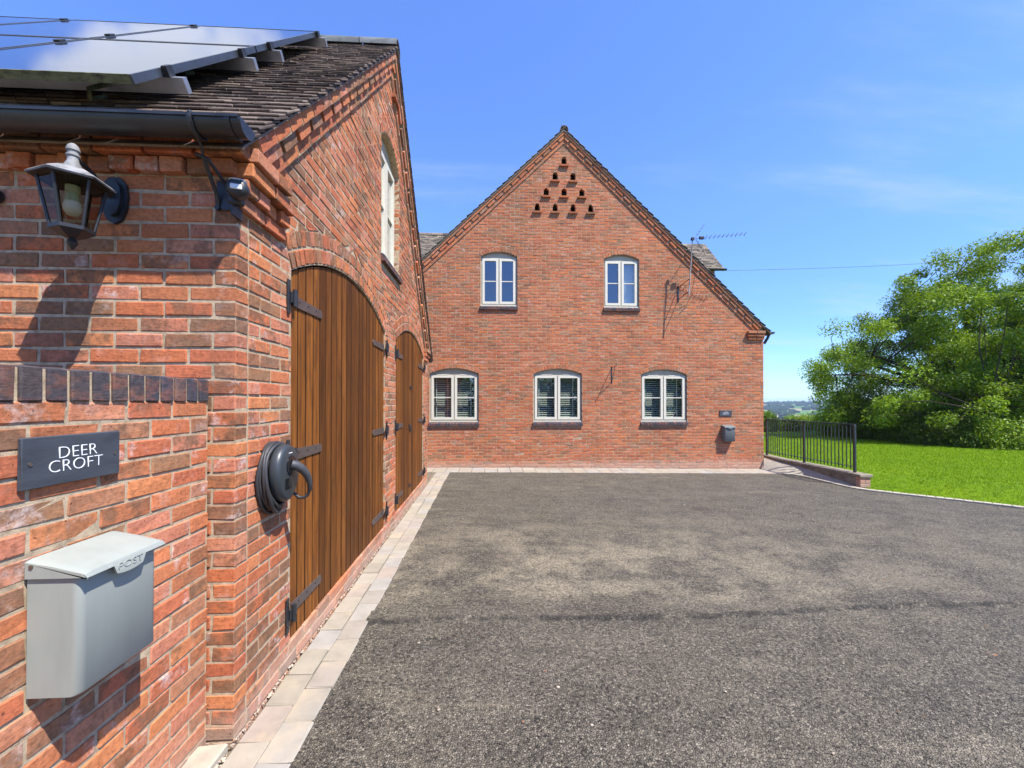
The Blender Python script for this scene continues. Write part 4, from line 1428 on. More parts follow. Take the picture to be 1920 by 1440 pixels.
for (r, c), lab in names.items():
    solar_panel(cols[c][1], cols[c][0], s_rows[r][0], s_rows[r][1], lab)
rail_lab = ['aluminium rail under the lower panels, nearest the gutter', 'aluminium rail under the top of the lower panels', 'aluminium rail under the foot of the upper panels', 'aluminium rail under the upper panels, nearest the ridge']
for i, s in enumerate((s_rows[0][0] + 0.30, s_rows[0][1] - 0.28, s_rows[1][0] + 0.25, s_rows[1][1] - 0.12)):
    t = thing('mounting_rail', rail_lab[i], 'rail', on_roof(-2.5, s, 0.05), 'solar mounting rails')
    q = MB()
    q.prism([(s - 0.021, POFF - 0.118), (s + 0.021, POFF - 0.118), (s + 0.021, POFF - 0.042), (s - 0.021, POFF - 0.042)], lambda a, b, d: on_roof(d, a, b), -5.5, -0.50)
    q.build('rail_bar', 'alu', t)
    q = MB()
    q.prism([(s - 0.03, POFF - 0.042), (s + 0.03, POFF - 0.042), (s + 0.03, POFF + 0.010), (s - 0.03, POFF + 0.010)], lambda a, b, d: on_roof(d, a, b), -0.588, -0.560)
    q.build('end_clamp', 'black_metal', t)
    for xc in (-1.815, -3.075):
        q = MB()
        q.prism([(s - 0.03, POFF + 0.003), (s + 0.03, POFF + 0.003), (s + 0.03, POFF + 0.014), (s - 0.03, POFF + 0.014)], lambda a, b, d: on_roof(d, a, b), xc - 0.022, xc + 0.022)
        q.build('mid_clamp', 'black_metal', t)
    for xh in (-0.95, -2.3, -3.7):
        q = MB()
        q.tube([on_roof(xh, s - 0.02, POFF - 0.09), on_roof(xh, s - 0.14, POFF - 0.09), on_roof(xh, s - 0.17, 0.012), on_roof(xh, s - 0.05, 0.006)], 0.012, 6)
        q.build('roof_hook', 'alu_moss', t)

# ================================================================== BOUNDARY WALL
WX = -0.118
bwall = thing('boundary_wall', 'chest high orange brick wall with dark blue brick coping', 'wall', (WX - 0.1, 1.0, 0))
bp = Pool(303)
q = MB(); q.box((WX - 0.215 + 0.006, -0.6, -0.1), (WX - 0.0038, YC - 0.012, 1.63))
core = q.build('wall_core', 'mortar', bwall)
lay_wall(bp, (WX, YC - 0.010, -0.024), (0, -1, 0), (1, 0, 0), 0.0, 1.60, lambda z: (0.0, 2.7), [], core, 'brick_g', offset=-0.10)
lay_wall(bp, (WX - 0.215, YC - 0.010, -0.024), (0, -1, 0), (-1, 0, 0), 0.0, 1.60, lambda z: (0.0, 2.7), [], core, 'brick_g', offset=0.02, hide=lambda u, z: True)
y = YC - 0.014
while y > -0.55:
    bp.put((WX + 0.006, y - 0.034, 1.672), (0, -1, 0), (1, 0, 0), (0, 0, 1), -0.0315, 0.0315, -0.0315, 0.0315, 0.228, 0.104, core, 'coping_brick', 'brick_blue', c=0.004, jit=0.001)
    y -= 0.0755
q = MB(); q.box((WX - 0.215, -0.6, 1.62), (WX - 0.004, YC - 0.013, 1.7185)); q.build('coping_mortar', 'mortar', bwall)
bp.flush(bwall, 'brickwork', 300)
# concrete footing along its base
q = MB(); q.box((WX - 0.02, -0.6, -0.06), (0.004, YC - 0.05, 0.035), 0.012, jit=0.002)
tag(q.build('footing', 'stone', None), 'pale concrete footing ledge at the base of the boundary wall', 'footing')

# ------------------------------------------------------------------ text helper
def lettering(body, size, fn, mat, parent, depth=0.0015, align='CENTER', weight=0.0):
    cu = bpy.data.curves.new('lettering', 'FONT')
    cu.body = body; cu.size = size; cu.align_x = align; cu.align_y = 'CENTER'
    cu.extrude = depth; cu.offset = weight
    cu.resolution_u = 4
    tmp = bpy.data.objects.new('lettering_tmp', cu)
    COL.objects.link(tmp)
    dg = bpy.context.evaluated_depsgraph_get(); dg.update()
    me = bpy.data.meshes.new_from_object(tmp.evaluated_get(dg))
    bpy.data.objects.remove(tmp); bpy.data.curves.remove(cu)
    for v in me.vertices:
        v.co = Vector(fn(v.co.x, v.co.y, v.co.z))
    me.materials.clear(); me.materials.append(MAT[mat])
    me.name = 'lettering'
    return link(bpy.data.objects.new('lettering', me), parent)

def name_sign(label, loc, fn, w, h):
    """fn(u,n,v)->world, centred"""
    t = thing('name_sign', label, 'sign', loc)
    q = MB()
    vs = hexa(-w / 2, w / 2, -w / 2, w / 2, 0.012, h, 0.0022, 0.0004, RNG)
    q.add([fn(a, b + 0.014, c) for a, b, c in vs], HEX_F)
    q.build('slate_plate', 'slate', t)
    lettering('DEER', h * 0.355, lambda x, y, z: fn(x * 1.08 + 0.006, 0.0150 + z, y + h * 0.135), 'white_paint', t, 0.0006, weight=-0.0011)
    lettering('CROFT', h * 0.355, lambda x, y, z: fn(x * 1.08 + 0.002, 0.0150 + z, y - h * 0.135), 'white_paint', t, 0.0006, weight=-0.0011)
    for s in (-1, 1):
        q = MB()
        c0 = Vector(fn(s * (w / 2 - 0.022), 0.013, -0.002)); c1 = Vector(fn(s * (w / 2 - 0.022), 0.0165, -0.002))
        q.tube([c0, c1], 0.0055, 10)
        q.build('screw', 'brass', t)
    return t
yc, zc_ = 1.442, 1.441
name_sign('dark slate name sign reading DEER CROFT screwed to the boundary wall', (WX + 0.006, yc, zc_ - 0.076), lambda u, n, v: (WX + n, yc + u, zc_ + v), 0.322, 0.150)

# ------------------------------------------------------------------ post boxes
def post_box(label, loc, fn, W, H, D, body, text):
    """fn(u,n,v): u across, n out of wall, v up from bottom"""
    t = thing('post_box', label, 'post box', loc)
    # tray body with rounded front edges
    r = 0.022
    sec = [(-W / 2, 0.0)]
    for k in range(6):
        a = math.pi - k * math.pi / 10
        sec.append((-W / 2 + r + r * math.cos(a), D - r + r * math.sin(a)))
    for k in range(6):
        a = math.pi / 2 - k * math.pi / 10
        sec.append((W / 2 - r + r * math.cos(a), D - r + r * math.sin(a)))
    sec.append((W / 2, 0.0))
    q = MB()
    m = len(sec)
    zt = lambda n: H * 0.90 - n / D * H * 0.05
    vs = [fn(u, n * 0.94, 0.0 + 0.004) for u, n in sec] + [fn(u, n, 0.012) for u, n in sec] + [fn(u, n, zt(n)) for u, n in sec]
    fs = []
    for l in (0, 1):
        for i in range(m):
            j = (i + 1) % m
            fs.append([l * m + i, l * m + j, (l + 1) * m + j, (l + 1) * m + i])
    fs += [list(range(m)), [2 * m + i for i in range(m)]]
    q.add(vs, fs)
    q.build('box_body', body, t, smooth=50)
    # sloping lid with skirts and a dropped lip in the middle of the front
    e = 0.006
    d2 = D + 0.024
    tb, tf_ = H, H * 0.915
    q = MB()
    n_ = 28
    def lip(u):
        # lower edge of the front skirt
        x = u / (W / 2)
        base = H * 0.868
        if -0.42 < x < 0.42:
            k = min(1.0, (0.42 - abs(x)) / 0.06)
            base -= k * (0.024 + 0.010 * (1 - (x / 0.42) ** 2))
        return base
    us = np.linspace(-W / 2 - e, W / 2 + e, n_)
    rr = 0.016
    rings = []
    for u in us:
        cz = 0.0
        edge = min(u - us[0], us[-1] - u)
        drop = 0.0 if edge > rr else (rr - edge) * 0.35
        pr = [(0.0, tb - drop), (D * 0.5, tb - (tb - tf_) * 0.42 - drop), (d2 - rr, tf_ - drop), (d2 - rr * 0.35, tf_ - rr * 0.3 - drop), (d2, tf_ - rr - drop), (d2 + 0.001, lip(u)), (d2 - 0.004, lip(u)), (d2 - 0.005, tf_ - rr - 0.004), (0.0, tf_ - rr - 0.002)]
        rings.append([fn(u, n, z) for n, z in pr])
    m = len(rings[0])
    vs = [p for r_ in rings for p in r_]
    fs = []
    for i in range(n_ - 1):
        for k in range(m):
            l = (k + 1) % m
            fs.append([i * m + k, i * m + l, (i + 1) * m + l, (i + 1) * m + k])
    fs.append(list(range(m))); fs.append([(n_ - 1) * m + k for k in range(m)])
    q.add(vs, fs)
    for s in (-1, 1):
        a, b = sorted((s * (W / 2 + e + 0.0012), s * (W / 2 + 0.002)))
        pl = [(0.0, tb - 0.007), (0.0, H * 0.868), (d2, H * 0.868), (d2, tf_ - rr - 0.007), (d2 - rr, tf_ - 0.006)]
        q.prism(pl, lambda n, z, d: fn(d, n, z), a, b)
    q.build('lid', body, t, smooth=35)
    if text:
        lettering('POST', 0.030, lambda x, y, z: fn(0.0 + x * 1.35, d2 + 0.0012 + z, H * 0.845 + y), body, t, 0.0009, weight=-0.0004)
    q = MB(); q.tube([fn(-W / 2 - e - 0.001, 0.018, H * 0.955), fn(-W / 2 - e - 0.004, 0.018, H * 0.955)], 0.006, 10); q.build('hinge_pin', 'brass', t)
    return t
post_box('pale grey steel post box on the boundary wall under the name sign', (WX + 0.006, 1.453, 0.76), lambda u, n, v: (WX + 0.004 + n, 1.453 + u, 0.762 + v), 0.288, 0.402, 0.145, 'postbox', True)

# ------------------------------------------------------------------ wall lantern
LX, LY, LZ = -0.550, 1.905, 2.345      # foot of the lantern cage
lan = thing('wall_lantern', 'six sided black lantern with chalky top on the garage wall', 'lantern', (LX, YC, 2.49))
Ml = Matrix.Translation((LX, LY, 0.0))
R6 = rad(40)
q = MB()
q.lathe([(0.134, 2.548), (0.138, 2.553), (0.128, 2.562), (0.10, 2.578), (0.072, 2.594), (0.052, 2.604), (0.036, 2.612), (0.0, 2.618)], 6, Ml, R6)
roofl = q.build('lantern_cap', 'white_weather', lan)
q = MB(); q.lathe([(0.0, 2.538), (0.134, 2.546), (0.134, 2.5475), (0.0, 2.556)], 6, Ml, R6); q.build('cap_lining', 'black_metal', lan)
q = MB()
q.lathe([(0.030, 2.610), (0.026, 2.626), (0.019, 2.640), (0.019, 2.658), (0.0235, 2.661), (0.0235, 2.667), (0.019, 2.670), (0.019, 2.682), (0.0235, 2.684), (0.0235, 2.689), (0.018, 2.705), (0.009, 2.714), (0.0, 2.716)], 16, Ml)
q.build('cap_finial', 'white_weather', lan, smooth=50)
rt, rb, zt_, zb_ = 0.104, 0.066, 2.545, 2.352
for k in range(6):
    a = R6 + k * math.pi / 3
    b = R6 + (k + 1) * math.pi / 3
    p0 = Vector((LX + rb * math.cos(a), LY + rb * math.sin(a), zb_)); p1 = Vector((LX + rt * math.cos(a), LY + rt * math.sin(a), zt_))
    q = MB(); q.tube([p0, p1], 0.0062, 6); q.build('cage_bar', 'black_metal', lan)
    r0 = Vector((LX + rb * math.cos(b), LY + rb * math.sin(b), zb_)); r1 = Vector((LX + rt * math.cos(b), LY + rt * math.sin(b), zt_))
    q = MB()
    inn_ = (Vector((LX, LY, 0)) - Vector(((p0.x + r0.x) / 2, (p0.y + r0.y) / 2, 0))).normalized() * 0.002
    q.add([p0, r0, r1, p1, p0 + inn_, r0 + inn_, r1 + inn_, p1 + inn_], [[0, 1, 2, 3], [7, 6, 5, 4], [0, 4, 5, 1], [1, 5, 6, 2], [2, 6, 7, 3], [3, 7, 4, 0]])
    q.build('lantern_pane', 'lamp_glass', lan)
q = MB(); q.lathe([(0.010, 2.306), (0.040, 2.318), (0.066, 2.336), (0.072, 2.341), (0.073, 2.356), (0.064, 2.357), (0.02, 2.350)], 6, Ml, R6); q.build('lantern_base', 'black_metal', lan)
q = MB(); q.lathe([(0.0, 2.262), (0.006, 2.266), (0.016, 2.286), (0.019, 2.294), (0.015, 2.300), (0.012, 2.310)], 12, Ml); q.build('base_finial', 'black_metal', lan, smooth=40)
q = MB(); q.lathe([(0.0, 2.404), (0.018, 2.410), (0.029, 2.428), (0.031, 2.446), (0.026, 2.466)], 16, Ml); bulb = q.build('bulb', 'bulb', lan, smooth=60)
q = MB(); q.lathe([(0.026, 2.467), (0.021, 2.490), (0.019, 2.505), (0.024, 2.507), (0.024, 2.534), (0.0, 2.536)], 16, Ml); q.build('bulb_collar', 'bulb_base', bulb, smooth=60)
q = MB()
q.tube([(LX, LY + 0.018, 2.655), (LX, LY + 0.05, 2.652), (LX, LY + 0.09, 2.635), (LX, LY + 0.125, 2.605), (LX, LY + 0.155, 2.588), (LX, YC - 0.03, 2.583)], [0.012, 0.011, 0.011, 0.012, 0.014, 0.02], 8, flat=0.8)
q.build('arm', 'black_metal', lan, smooth=60)
q = MB()
oct_ = [(0.034, -0.105), (0.052, -0.060), (0.060, 0.0), (0.052, 0.062), (0.026, 0.095), (-0.026, 0.095), (-0.052, 0.062), (-0.060, 0.0), (-0.052, -0.060), (-0.034, -0.105), (0.0, -0.125)]
q.prism(oct_, lambda a, b, d: (LX + a, YC - d, 2.583 + b), 0.001, 0.016)
q.prism([(a * 0.72, b * 0.74) for a, b in oct_], lambda a, b, d: (LX + a, YC - d, 2.583 + b), 0.016, 0.034)
q.build('back_plate', 'black_metal', lan)

# second lantern or fitting just at the picture edge is a round black disc
q = MB(); q.lathe([(0.0, 0.0), (0.03, 0.002), (0.034, 0.012), (0.03, 0.03), (0.0, 0.034)], 14, Matrix.Translation((-1.075, YC - 0.002, 2.575)) @ Matrix.Rotation(rad(90), 4, 'X'))
tag(q.build('round_fitting', 'black_metal', None, smooth=40), 'small round black fitting on the garage wall behind the lantern', 'fitting')

# ------------------------------------------------------------------ motion sensor on the corner
sen = thing('motion_sensor', 'black motion sensor on a bracket at the garage corner', 'sensor', (-0.03, YC - 0.03, 2.55))
q = MB()
q.box((-0.090, YC - 0.013, 2.535), (-0.002, YC - 0.002, 2.680), 0.004)
q.build('mount_plate', 'black_metal', sen)
q = MB(); q.box((-0.012, YC - 0.062, 2.550), (0.050, YC - 0.0135, 2.670), 0.006); q.build('bracket_arm', 'black_metal', sen)
q = MB(); q.box((0.0, YC - 0.052, 2.500), (0.012, YC + 0.03, 2.565), 0.003); q.build('corner_plate', 'black_metal', sen)
q = MB()
Ms = Matrix.Translation((0.052, YC - 0.082, 2.604)) @ Matrix.Rotation(rad(18), 4, 'Z') @ Matrix.Rotation(rad(90), 4, 'X')
q.lathe([(0.0, -0.034), (0.040, -0.034), (0.046, -0.02), (0.046, 0.016), (0.038, 0.030), (0.028, 0.036), (0.0, 0.038)], 20, Ms)
q.build('sensor_body', 'black_metal', sen, smooth=50)
for dz in (0.030, 0.024, 0.036):
    q = MB(); q.tube([Ms @ Vector((0.046 * 0.8 * math.cos(t), dz, 0.032 * math.sin(t))) for t in np.linspace(0.25, math.pi - 0.25, 9)], 0.0035, 6); q.build('sensor_rib', 'alu', sen)
q = MB()
vs = hexa(-0.024, 0.024, -0.024, 0.024, 0.01, 0.024, 0.003, 0.0, RNG)
q.add([Ms @ Vector((a, c - 0.004, 0.037 + b + 0.006)) for a, b, c in vs], HEX_F)
q.build('sensor_lens', 'lens', sen)

# ------------------------------------------------------------------ car charger on the pier beside the door
CY, CZ = 2.440, 1.225
ch = thing('car_charger', 'charcoal car charger with its cable coiled round it beside the near door', 'car charger', (0.0, CY, 1.05))
def egg(t, s=1.0):
    # outline: broad at top, narrowing a little to the foot
    y = math.cos(t); z = math.sin(t)
    w = 0.128 * (1 + 0.08 * z)
    return (y * w * s, z * 0.160 * s)
q = MB()
NT_ = 40
rings = []
for (x, s) in ((0.006, 0.60), (0.006, 0.78), (0.050, 0.78), (0.056, 0.96), (0.068, 1.0), (0.092, 0.985), (0.106, 0.94), (0.113, 0.84), (0.115, 0.0)):
    rings.append([(x, CY + egg(2 * math.pi * k / NT_, s)[0], CZ + egg(2 * math.pi * k / NT_, s)[1]) for k in range(NT_)])
vs = [p for r_ in rings for p in r_]
fs = []
for i in range(len(rings) - 1):
    for k in range(NT_):
        l = (k + 1) % NT_
        fs.append([i * NT_ + k, i * NT_ + l, (i + 1) * NT_ + l, (i + 1) * NT_ + k])
q.add(vs, fs)
q.build('charger_body', 'charger', ch, smooth=70)
q = MB(); q.lathe([(0.0, 0.0), (0.056, 0.0), (0.056, 0.006), (0.045, 0.009), (0.0, 0.004)], 24, Matrix.Translation((0.1135, CY + 0.010, CZ + 0.040)) @ Matrix.Rotation(rad(90), 4, 'Y')); q.build('socket', 'charger_face', ch, smooth=40)
q = MB(); q.box((0.1135, CY - 0.060, CZ - 0.085), (0.1165, CY + 0.020, CZ - 0.026), 0.001); q.build('display', 'charger_face', ch)
q = MB(); q.box((0.1125, CY - 0.018, CZ + 0.108), (0.1150, CY + 0.022, CZ + 0.112), 0.0005); q.build('light_bar', 'white_paint', ch)
# coiled cable
coil = MB()
path = []
loops = 6
for i in range(loops * 36 + 1):
    t = 2 * math.pi * i / 36
    j = i / 36
    sc = 1.06 + 0.05 * math.sin(j * 1.9) + 0.025 * math.sin(j * 4.1)
    dx = 0.014 + 0.046 * (0.5 + 0.5 * math.sin(j * 1.05 - 1.4)) + 0.010 * math.sin(t * 2 + j)
    y_, z_ = egg(t + math.pi / 2, 1.0)
    sag = -0.012 * (1 - math.sin(t + math.pi / 2)) * (1 + 0.5 * math.sin(j * 2.3))
    path.append((max(dx, 0.014), CY - 0.012 + y_ * sc, CZ - 0.004 + z_ * (sc * 0.985) + sag))
coil.tube(path, 0.0098, 8)
coil.build('coiled_cable', 'cable', ch, smooth=80)
q = MB()
pl = [(0.114, CY + 0.010, CZ + 0.046), (0.138, CY + 0.022, CZ + 0.036), (0.158, CY + 0.045, CZ + 0.014), (0.173, CY + 0.066, CZ - 0.018), (0.180, CY + 0.084, CZ - 0.054), (0.182, CY + 0.092, CZ - 0.082)]
q.tube(pl, [0.025, 0.026, 0.024, 0.021, 0.017, 0.013], 14)
plug = q.build('plug', 'plug', ch, smooth=60)
q = MB(); q.tube([(0.182, CY + 0.092, CZ - 0.080), (0.181, CY + 0.097, CZ - 0.102), (0.177, CY + 0.100, CZ - 0.120)], [0.0145, 0.014, 0.0115], 12); q.build('plug_boot', 'cable', plug, smooth=60)
q = MB()
q.tube([(0.177, CY + 0.100, CZ - 0.118), (0.166, CY + 0.102, CZ - 0.146), (0.146, CY + 0.102, CZ - 0.160), (0.118, CY + 0.100, CZ - 0.160), (0.083, CY + 0.095, CZ - 0.125), (0.060, CY + 0.10, CZ - 0.09)], 0.0095, 8)
q.build('plug_cable', 'cable', plug, smooth=80)

# ================================================================== HOUSE
HY_ = 10.55
HXR, HXL, HXA = 8.26, -2.06, 3.10
HA = (HXA, 8.46)
HM = 0.948
HER = (8.42, HA[1] - HM * (8.42 - HXA)); HEL = (-2.22, HA[1] - HM * (HXA + 2.22))
house = thing('house', 'large red brick gabled house facing the drive with dark tiled roof', 'house', (HXA, HY_, -0.1))
hfn = lambda a, z: Vector((a, HY_, z))
hp = Pool(404)
sH = math.sqrt(1 + HM * HM)
def hr(x, perp):
    return HA[1] - HM * abs(x - HXA) - perp * sH
wins = [(-0.225, 0.980, 1.13, 2.305, 2.435, 'lower', 'blind'), (2.335, 3.555, 1.13, 2.305, 2.435, 'lower', 'blind'), (5.06, 6.25, 1.125, 2.300, 2.430, 'lower', 'blind'),
        (1.026, 1.936, 4.005, 5.215, 5.335, 'upper', 'none'), (4.12, 5.02, 4.005, 5.205, 5.325, 'upper', 'curtain')]
holes = []; hops = []; geos = []
for (a, b, zb, zs, zcn, st, inn) in wins:
    f, g = arch_fn(a, b, zs, zcn, 0.0)
    fx, _ = arch_fn(a, b, zs, zcn, 0.11)
    holes.append(arch_loop(a, b, zb - 0.10, g)); geos.append(g)
    hops.append(lambda z, fx=fx, zb=zb: fx(z, zb - 0.105))
PH = [(3.109, 7.66), (2.885, 7.265), (3.335, 7.265), (2.66, 6.87), (3.11, 6.87), (3.56, 6.87), (2.435, 6.475), (2.885, 6.475), (3.335, 6.475), (3.785, 6.475)]
hw_ = lambda u, n, v: (u, HY_ - n, v)
for (u, z) in PH:
    loop = pigeon_hole(house, hw_, u, z - 0.10)
    holes.append(loop)
    hops.append(lambda zz, u=u, z=z: (u - 0.067, u + 0.067) if z - 0.102 < zz < z + 0.045 else ((u - 0.046, u + 0.046) if z + 0.045 <= zz < z + 0.096 else None))
facade = slab_with_holes('gable_wall', [(HXL, -0.2), (HXR - 0.006, -0.2), (HXR - 0.006, hr(HXR, 0.06)), (HXA, HA[1] - 0.08), (HXL, hr(HXL, 0.06))], holes, lambda a, b, d: (a, HY_ + 0.004 - d, b), 0.10, 'mortar_pale', house)
def hl(z):
    hwid = (HA[1] - BP * sH - z) / HM
    x0, x1 = max(HXA - hwid, HXL), min(HXA + hwid, HXR)
    return (x0, x1) if x1 - x0 > 0.05 else None
lay_wall(hp, (0, HY_, 0), (1, 0, 0), (0, -1, 0), -0.15, 8.2, hl, hops, facade, 'brick_h', offset=0.08, hide=lambda u, z: u < -0.30)
for g, (a, b, zb, zs, zcn, st, inn) in zip(geos, wins):
    arch_ring(hp, (0, HY_, 0), (1, 0, 0), (0, -1, 0), g, g[2] + 0.004, g[2] + 0.109, facade, 'brick_h')
rake_bands(hp, HER, HA, hfn, (0, -1, 0), facade, 'brick_h', (0.075, 0.25), BANDS)
rake_bands(hp, HEL, HA, hfn, (0, -1, 0), facade, 'brick_h', (0.075, 0.25), BANDS)
for (z, pr, ln) in ((3.2375, 0.05, 0.42), (3.3125, 0.075, 0.44), (3.3875, 0.10, 0.46)):
    x = HXR + 0.0
    e = HXR - ln
    while x > e + 0.03:
        b = max(x - 0.215, e)
        hp.put((0, HY_ - pr, z), (1, 0, 0), (0, -1, 0), (0, 0, 1), b, x, b, x, 0.2, 0.067, facade, 'brick', 'brick_h')
        x = b - 0.01
hp.flush(house, 'brickwork')
wlabels = []
for g, (a, b, zb, zs, zcn, st, inn) in zip(geos, wins):
    c = (a + b) / 2
    window_unit(house, lambda u, n, v, c=c: (c + u, HY_ - n, v), b - a, zb, zs, c + zb, (0, (b - a) / 2, g[2], g[3]), 0.06, st, True, inn)
# body of the house behind the gable
q = MB(); q.box((HXR - 0.25, HY_ + 0.12, -0.2), (HXR - 0.004, HY_ + 9, hr(HXR, 0.1))); q.build('side_wall', 'brick_h', house)
q = MB(); q.box((HXL, HY_ + 0.12, -0.2), (HXL + 0.25, HY_ + 9, hr(HXL, 0.1))); q.build('side_wall', 'brick_h', house)
q = MB()
ov = HY_ - 0.085
q.prism([(HEL[0], HEL[1] - 0.045), (HA[0], HA[1] - 0.055), (HER[0], HER[1] - 0.045), (HER[0], HER[1] - 0.09), (HA[0], HA[1] - 0.105), (HEL[0], HEL[1] - 0.09)], lambda a, b, d: (a, d, b), ov, HY_ + 9)
hroof = q.build('roof', 'tile_house', house)
ht = Pool(505)
for (E_, sg) in ((HER, -1), (HEL, 1)):
    T = Vector((sg, 0, HM)).normalized(); N = Vector((-sg * HM, 0, 1)).normalized()
    L_ = math.hypot(HA[0] - E_[0], HA[1] - E_[1])
    tile_courses(ht, (E_[0], 0, E_[1]), T, N, (0, 1, 0), HY_ - 0.10, HY_ + 0.23, int(L_ / 0.1), hroof, 'tile_house', wobble=0.03)
ht.flush(hroof, 'roof_tiles')
y = HY_ - 0.10
while y < HY_ + 8:
    ridge_tile(y, y + 0.44, lambda a, b, d: (HA[0] + a, d, HA[1] - 0.075 + b), hroof, 0.105, 'tile_house')
    y += 0.452
# gutter end at the right eave
q = MB()
q.prism([(0.055 * math.cos(t), 0.055 * math.sin(t)) for t in np.linspace(math.pi, 2 * math.pi, 11)], lambda a, b, d: (HER[0] + 0.045 + a, d, HER[1] - 0.02 + b), HY_ - 0.08, HY_ + 8.8)
hg = q.build('gutter', 'gutter', house)
q = MB(); q.tube([(HER[0] + 0.03, HY_ + 0.04, HER[1] - 0.05), (HER[0] - 0.02, HY_ + 0.04, HER[1] - 0.16), (HXR + 0.05, HY_ + 0.04, HER[1] - 0.30)], 0.034, 10); q.build('gutter_elbow', 'gutter', hg)
# dormer on the right slope
dorm = MB()
DX, DY0, DY1 = 7.86, 12.15, 13.9
dz0 = hr(DX, 0.05)
dorm.box((5.6, DY0, 3.6), (DX, DY1, 5.50))
dm = dorm.build('dormer', 'mortar_pale', house)
q = MB()
dyc = (DY0 + DY1) / 2
q.prism([(DY0 - 0.20, 5.45), (dyc, 6.55), (DY1 + 0.20, 5.45), (DY1 + 0.20, 5.40), (dyc, 6.49), (DY0 - 0.20, 5.40)], lambda a, b, d: (d, a, b), 5.3, DX + 0.16)
q.build('dormer_roof', 'tile_house', dm)
dp = Pool(606)
Td = Vector((0, dyc - DY0 + 0.2, 1.10)).normalized(); Nd = Vector((0, -Td.z, Td.y))
tile_courses(dp, (0, DY0 - 0.22, 5.47), Td, Nd, (1, 0, 0), 5.3, DX + 0.18, 15, dm, 'tile_house', wobble=0.03)
dp.flush(dm, 'dormer_tiles', 0)
q = MB()
q.prism([(0.05 * math.cos(t), 0.05 * math.sin(t)) for t in np.linspace(math.pi, 2 * math.pi, 11)], lambda a, b, d: (d, DY0 - 0.26 + a, 5.44 + b), 6.2, DX + 0.20)
q.build('dormer_gutter', 'gutter', dm)
# rear wing roof seen over the left slope
q = MB()
q.prism([(14.2, 5.9), (16.4, 8.0), (18.6, 5.9)], lambda a, b, d: (d, a, b), -7.0, 2.6)
wing = q.build('rear_wing_roof', 'tile_house', house)
wp = Pool(707)
Tw = Vector((0, 2.2, 2.1)).normalized(); Nw = Vector((0, -Tw.z, Tw.y))
tile_courses(wp, (0, 14.15, 5.9), Tw, Nw, (1, 0, 0), -3.2, 1.4, 29, wing, 'tile_house', wobble=0.03)
wp.flush(wing, 'rear_wing_tiles', 0)
x = -3.2
while x < 1.4:
    ridge_tile(x, x + 0.44, lambda a, b, d: (d, 16.4 + a, 7.96 + b), wing, 0.11, 'tile_house'); x += 0.452
q = MB(); q.box((-7.0, 14.6, -0.2), (2.5, 18.2, 6.1)); q.build('rear_wing_wall', 'brick_h', house)

# ------------------------------------------------------------------ things on the house wall
name_sign('small dark slate sign above the dark post box on the house', (7.25, HY_ - 0.006, 1.245), lambda u, n, v: (7.25 + u, HY_ - n, 1.32 + v), 0.322, 0.150)
post_box('dark grey post box hanging on the house corner', (7.285, HY_ - 0.006, 0.615), lambda u, n, v: (7.285 + u, HY_ - 0.004 - n, 0.61 + v), 0.27, 0.415, 0.145, 'postbox_dark', False)
hk = thing('basket_bracket', 'black iron hanging basket bracket on the house wall', 'bracket', (4.31, HY_ - 0.005, 2.08))
q = MB(); q.box((4.297, HY_ - 0.012, 2.08), (4.323, HY_ - 0.003, 2.50), 0.002); q.build('wall_bar', 'black_metal', hk)
q = MB(); q.tube([(4.31, HY_ - 0.01, 2.47), (4.31, HY_ - 0.20, 2.475), (4.31, HY_ - 0.34, 2.48), (4.31, HY_ - 0.375, 2.50), (4.31, HY_ - 0.385, 2.53), (4.31, HY_ - 0.37, 2.55)], 0.008, 8); q.build('arm', 'black_metal', hk)
q = MB(); q.tube([(4.31, HY_ - 0.01, 2.14), (4.31, HY_ - 0.10, 2.22), (4.31, HY_ - 0.20, 2.36), (4.31, HY_ - 0.29, 2.47)], 0.007, 8); q.build('brace', 'black_metal', hk)

# television aerial
ae = thing('television_aerial', 'television aerial on a pale mast bracketed to the house gable', 'aerial', (6.15, HY_ - 0.005, 4.25))
AX, AY = 6.16, HY_ - 0.42
q = MB(); q.tube([(AX - 0.06, AY, 4.22), (AX + 0.04, AY, 5.62)], 0.014, 8); q.build('mast', 'galv', ae, smooth=60)
for z0 in (4.32, 4.62):
    q = MB(); q.tube([(AX - 0.055 + (z0 - 4.22) * 0.063, AY, z0), (AX - 0.09, HY_ - 0.16, z0 - 0.06), (AX - 0.14, HY_ - 0.01, z0 - 0.12)], 0.009, 6); q.build('wall_bracket', 'black_metal', ae)
q = MB(); q.box((AX - 0.160, HY_ - 0.015, 4.15), (AX - 0.115, HY_ - 0.004, 4.55), 0.002); q.build('bracket_plate', 'black_metal', ae)
q = MB(); q.tube([(AX - 0.045, AY - 0.005, 4.30), (AX - 0.035, AY - 0.025, 4.8), (AX + 0.01, AY - 0.024, 5.3), (AX + 0.035, AY - 0.024, 5.56)], 0.004, 6); q.build('aerial_cable', 'cable', ae)
q = MB(); q.tube([(AX + 0.02, AY - 0.02, 4.95), (AX + 0.13, AY + 0.05, 4.75), (AX + 0.15, HY_ - 0.1, 4.3), (AX + 0.05, HY_ - 0.015, 4.0), (AX - 0.12, HY_ - 0.012, 3.85)], 0.0045, 6); q.build('loose_cable', 'cable', ae)
q = MB(); q.box((AX + 0.005, AY - 0.035, 5.56), (AX + 0.07, AY + 0.035, 5.63), 0.006); q.build('mast_clamp', 'black_metal', ae)
b0 = Vector((AX + 0.03, AY, 5.60)); b1 = Vector((7.39, 9.92, 5.66))
q = MB(); q.tube([b0, b1], 0.0035, 6); q.build('boom', 'black_metal', ae)
bd = (b1 - b0).normalized()
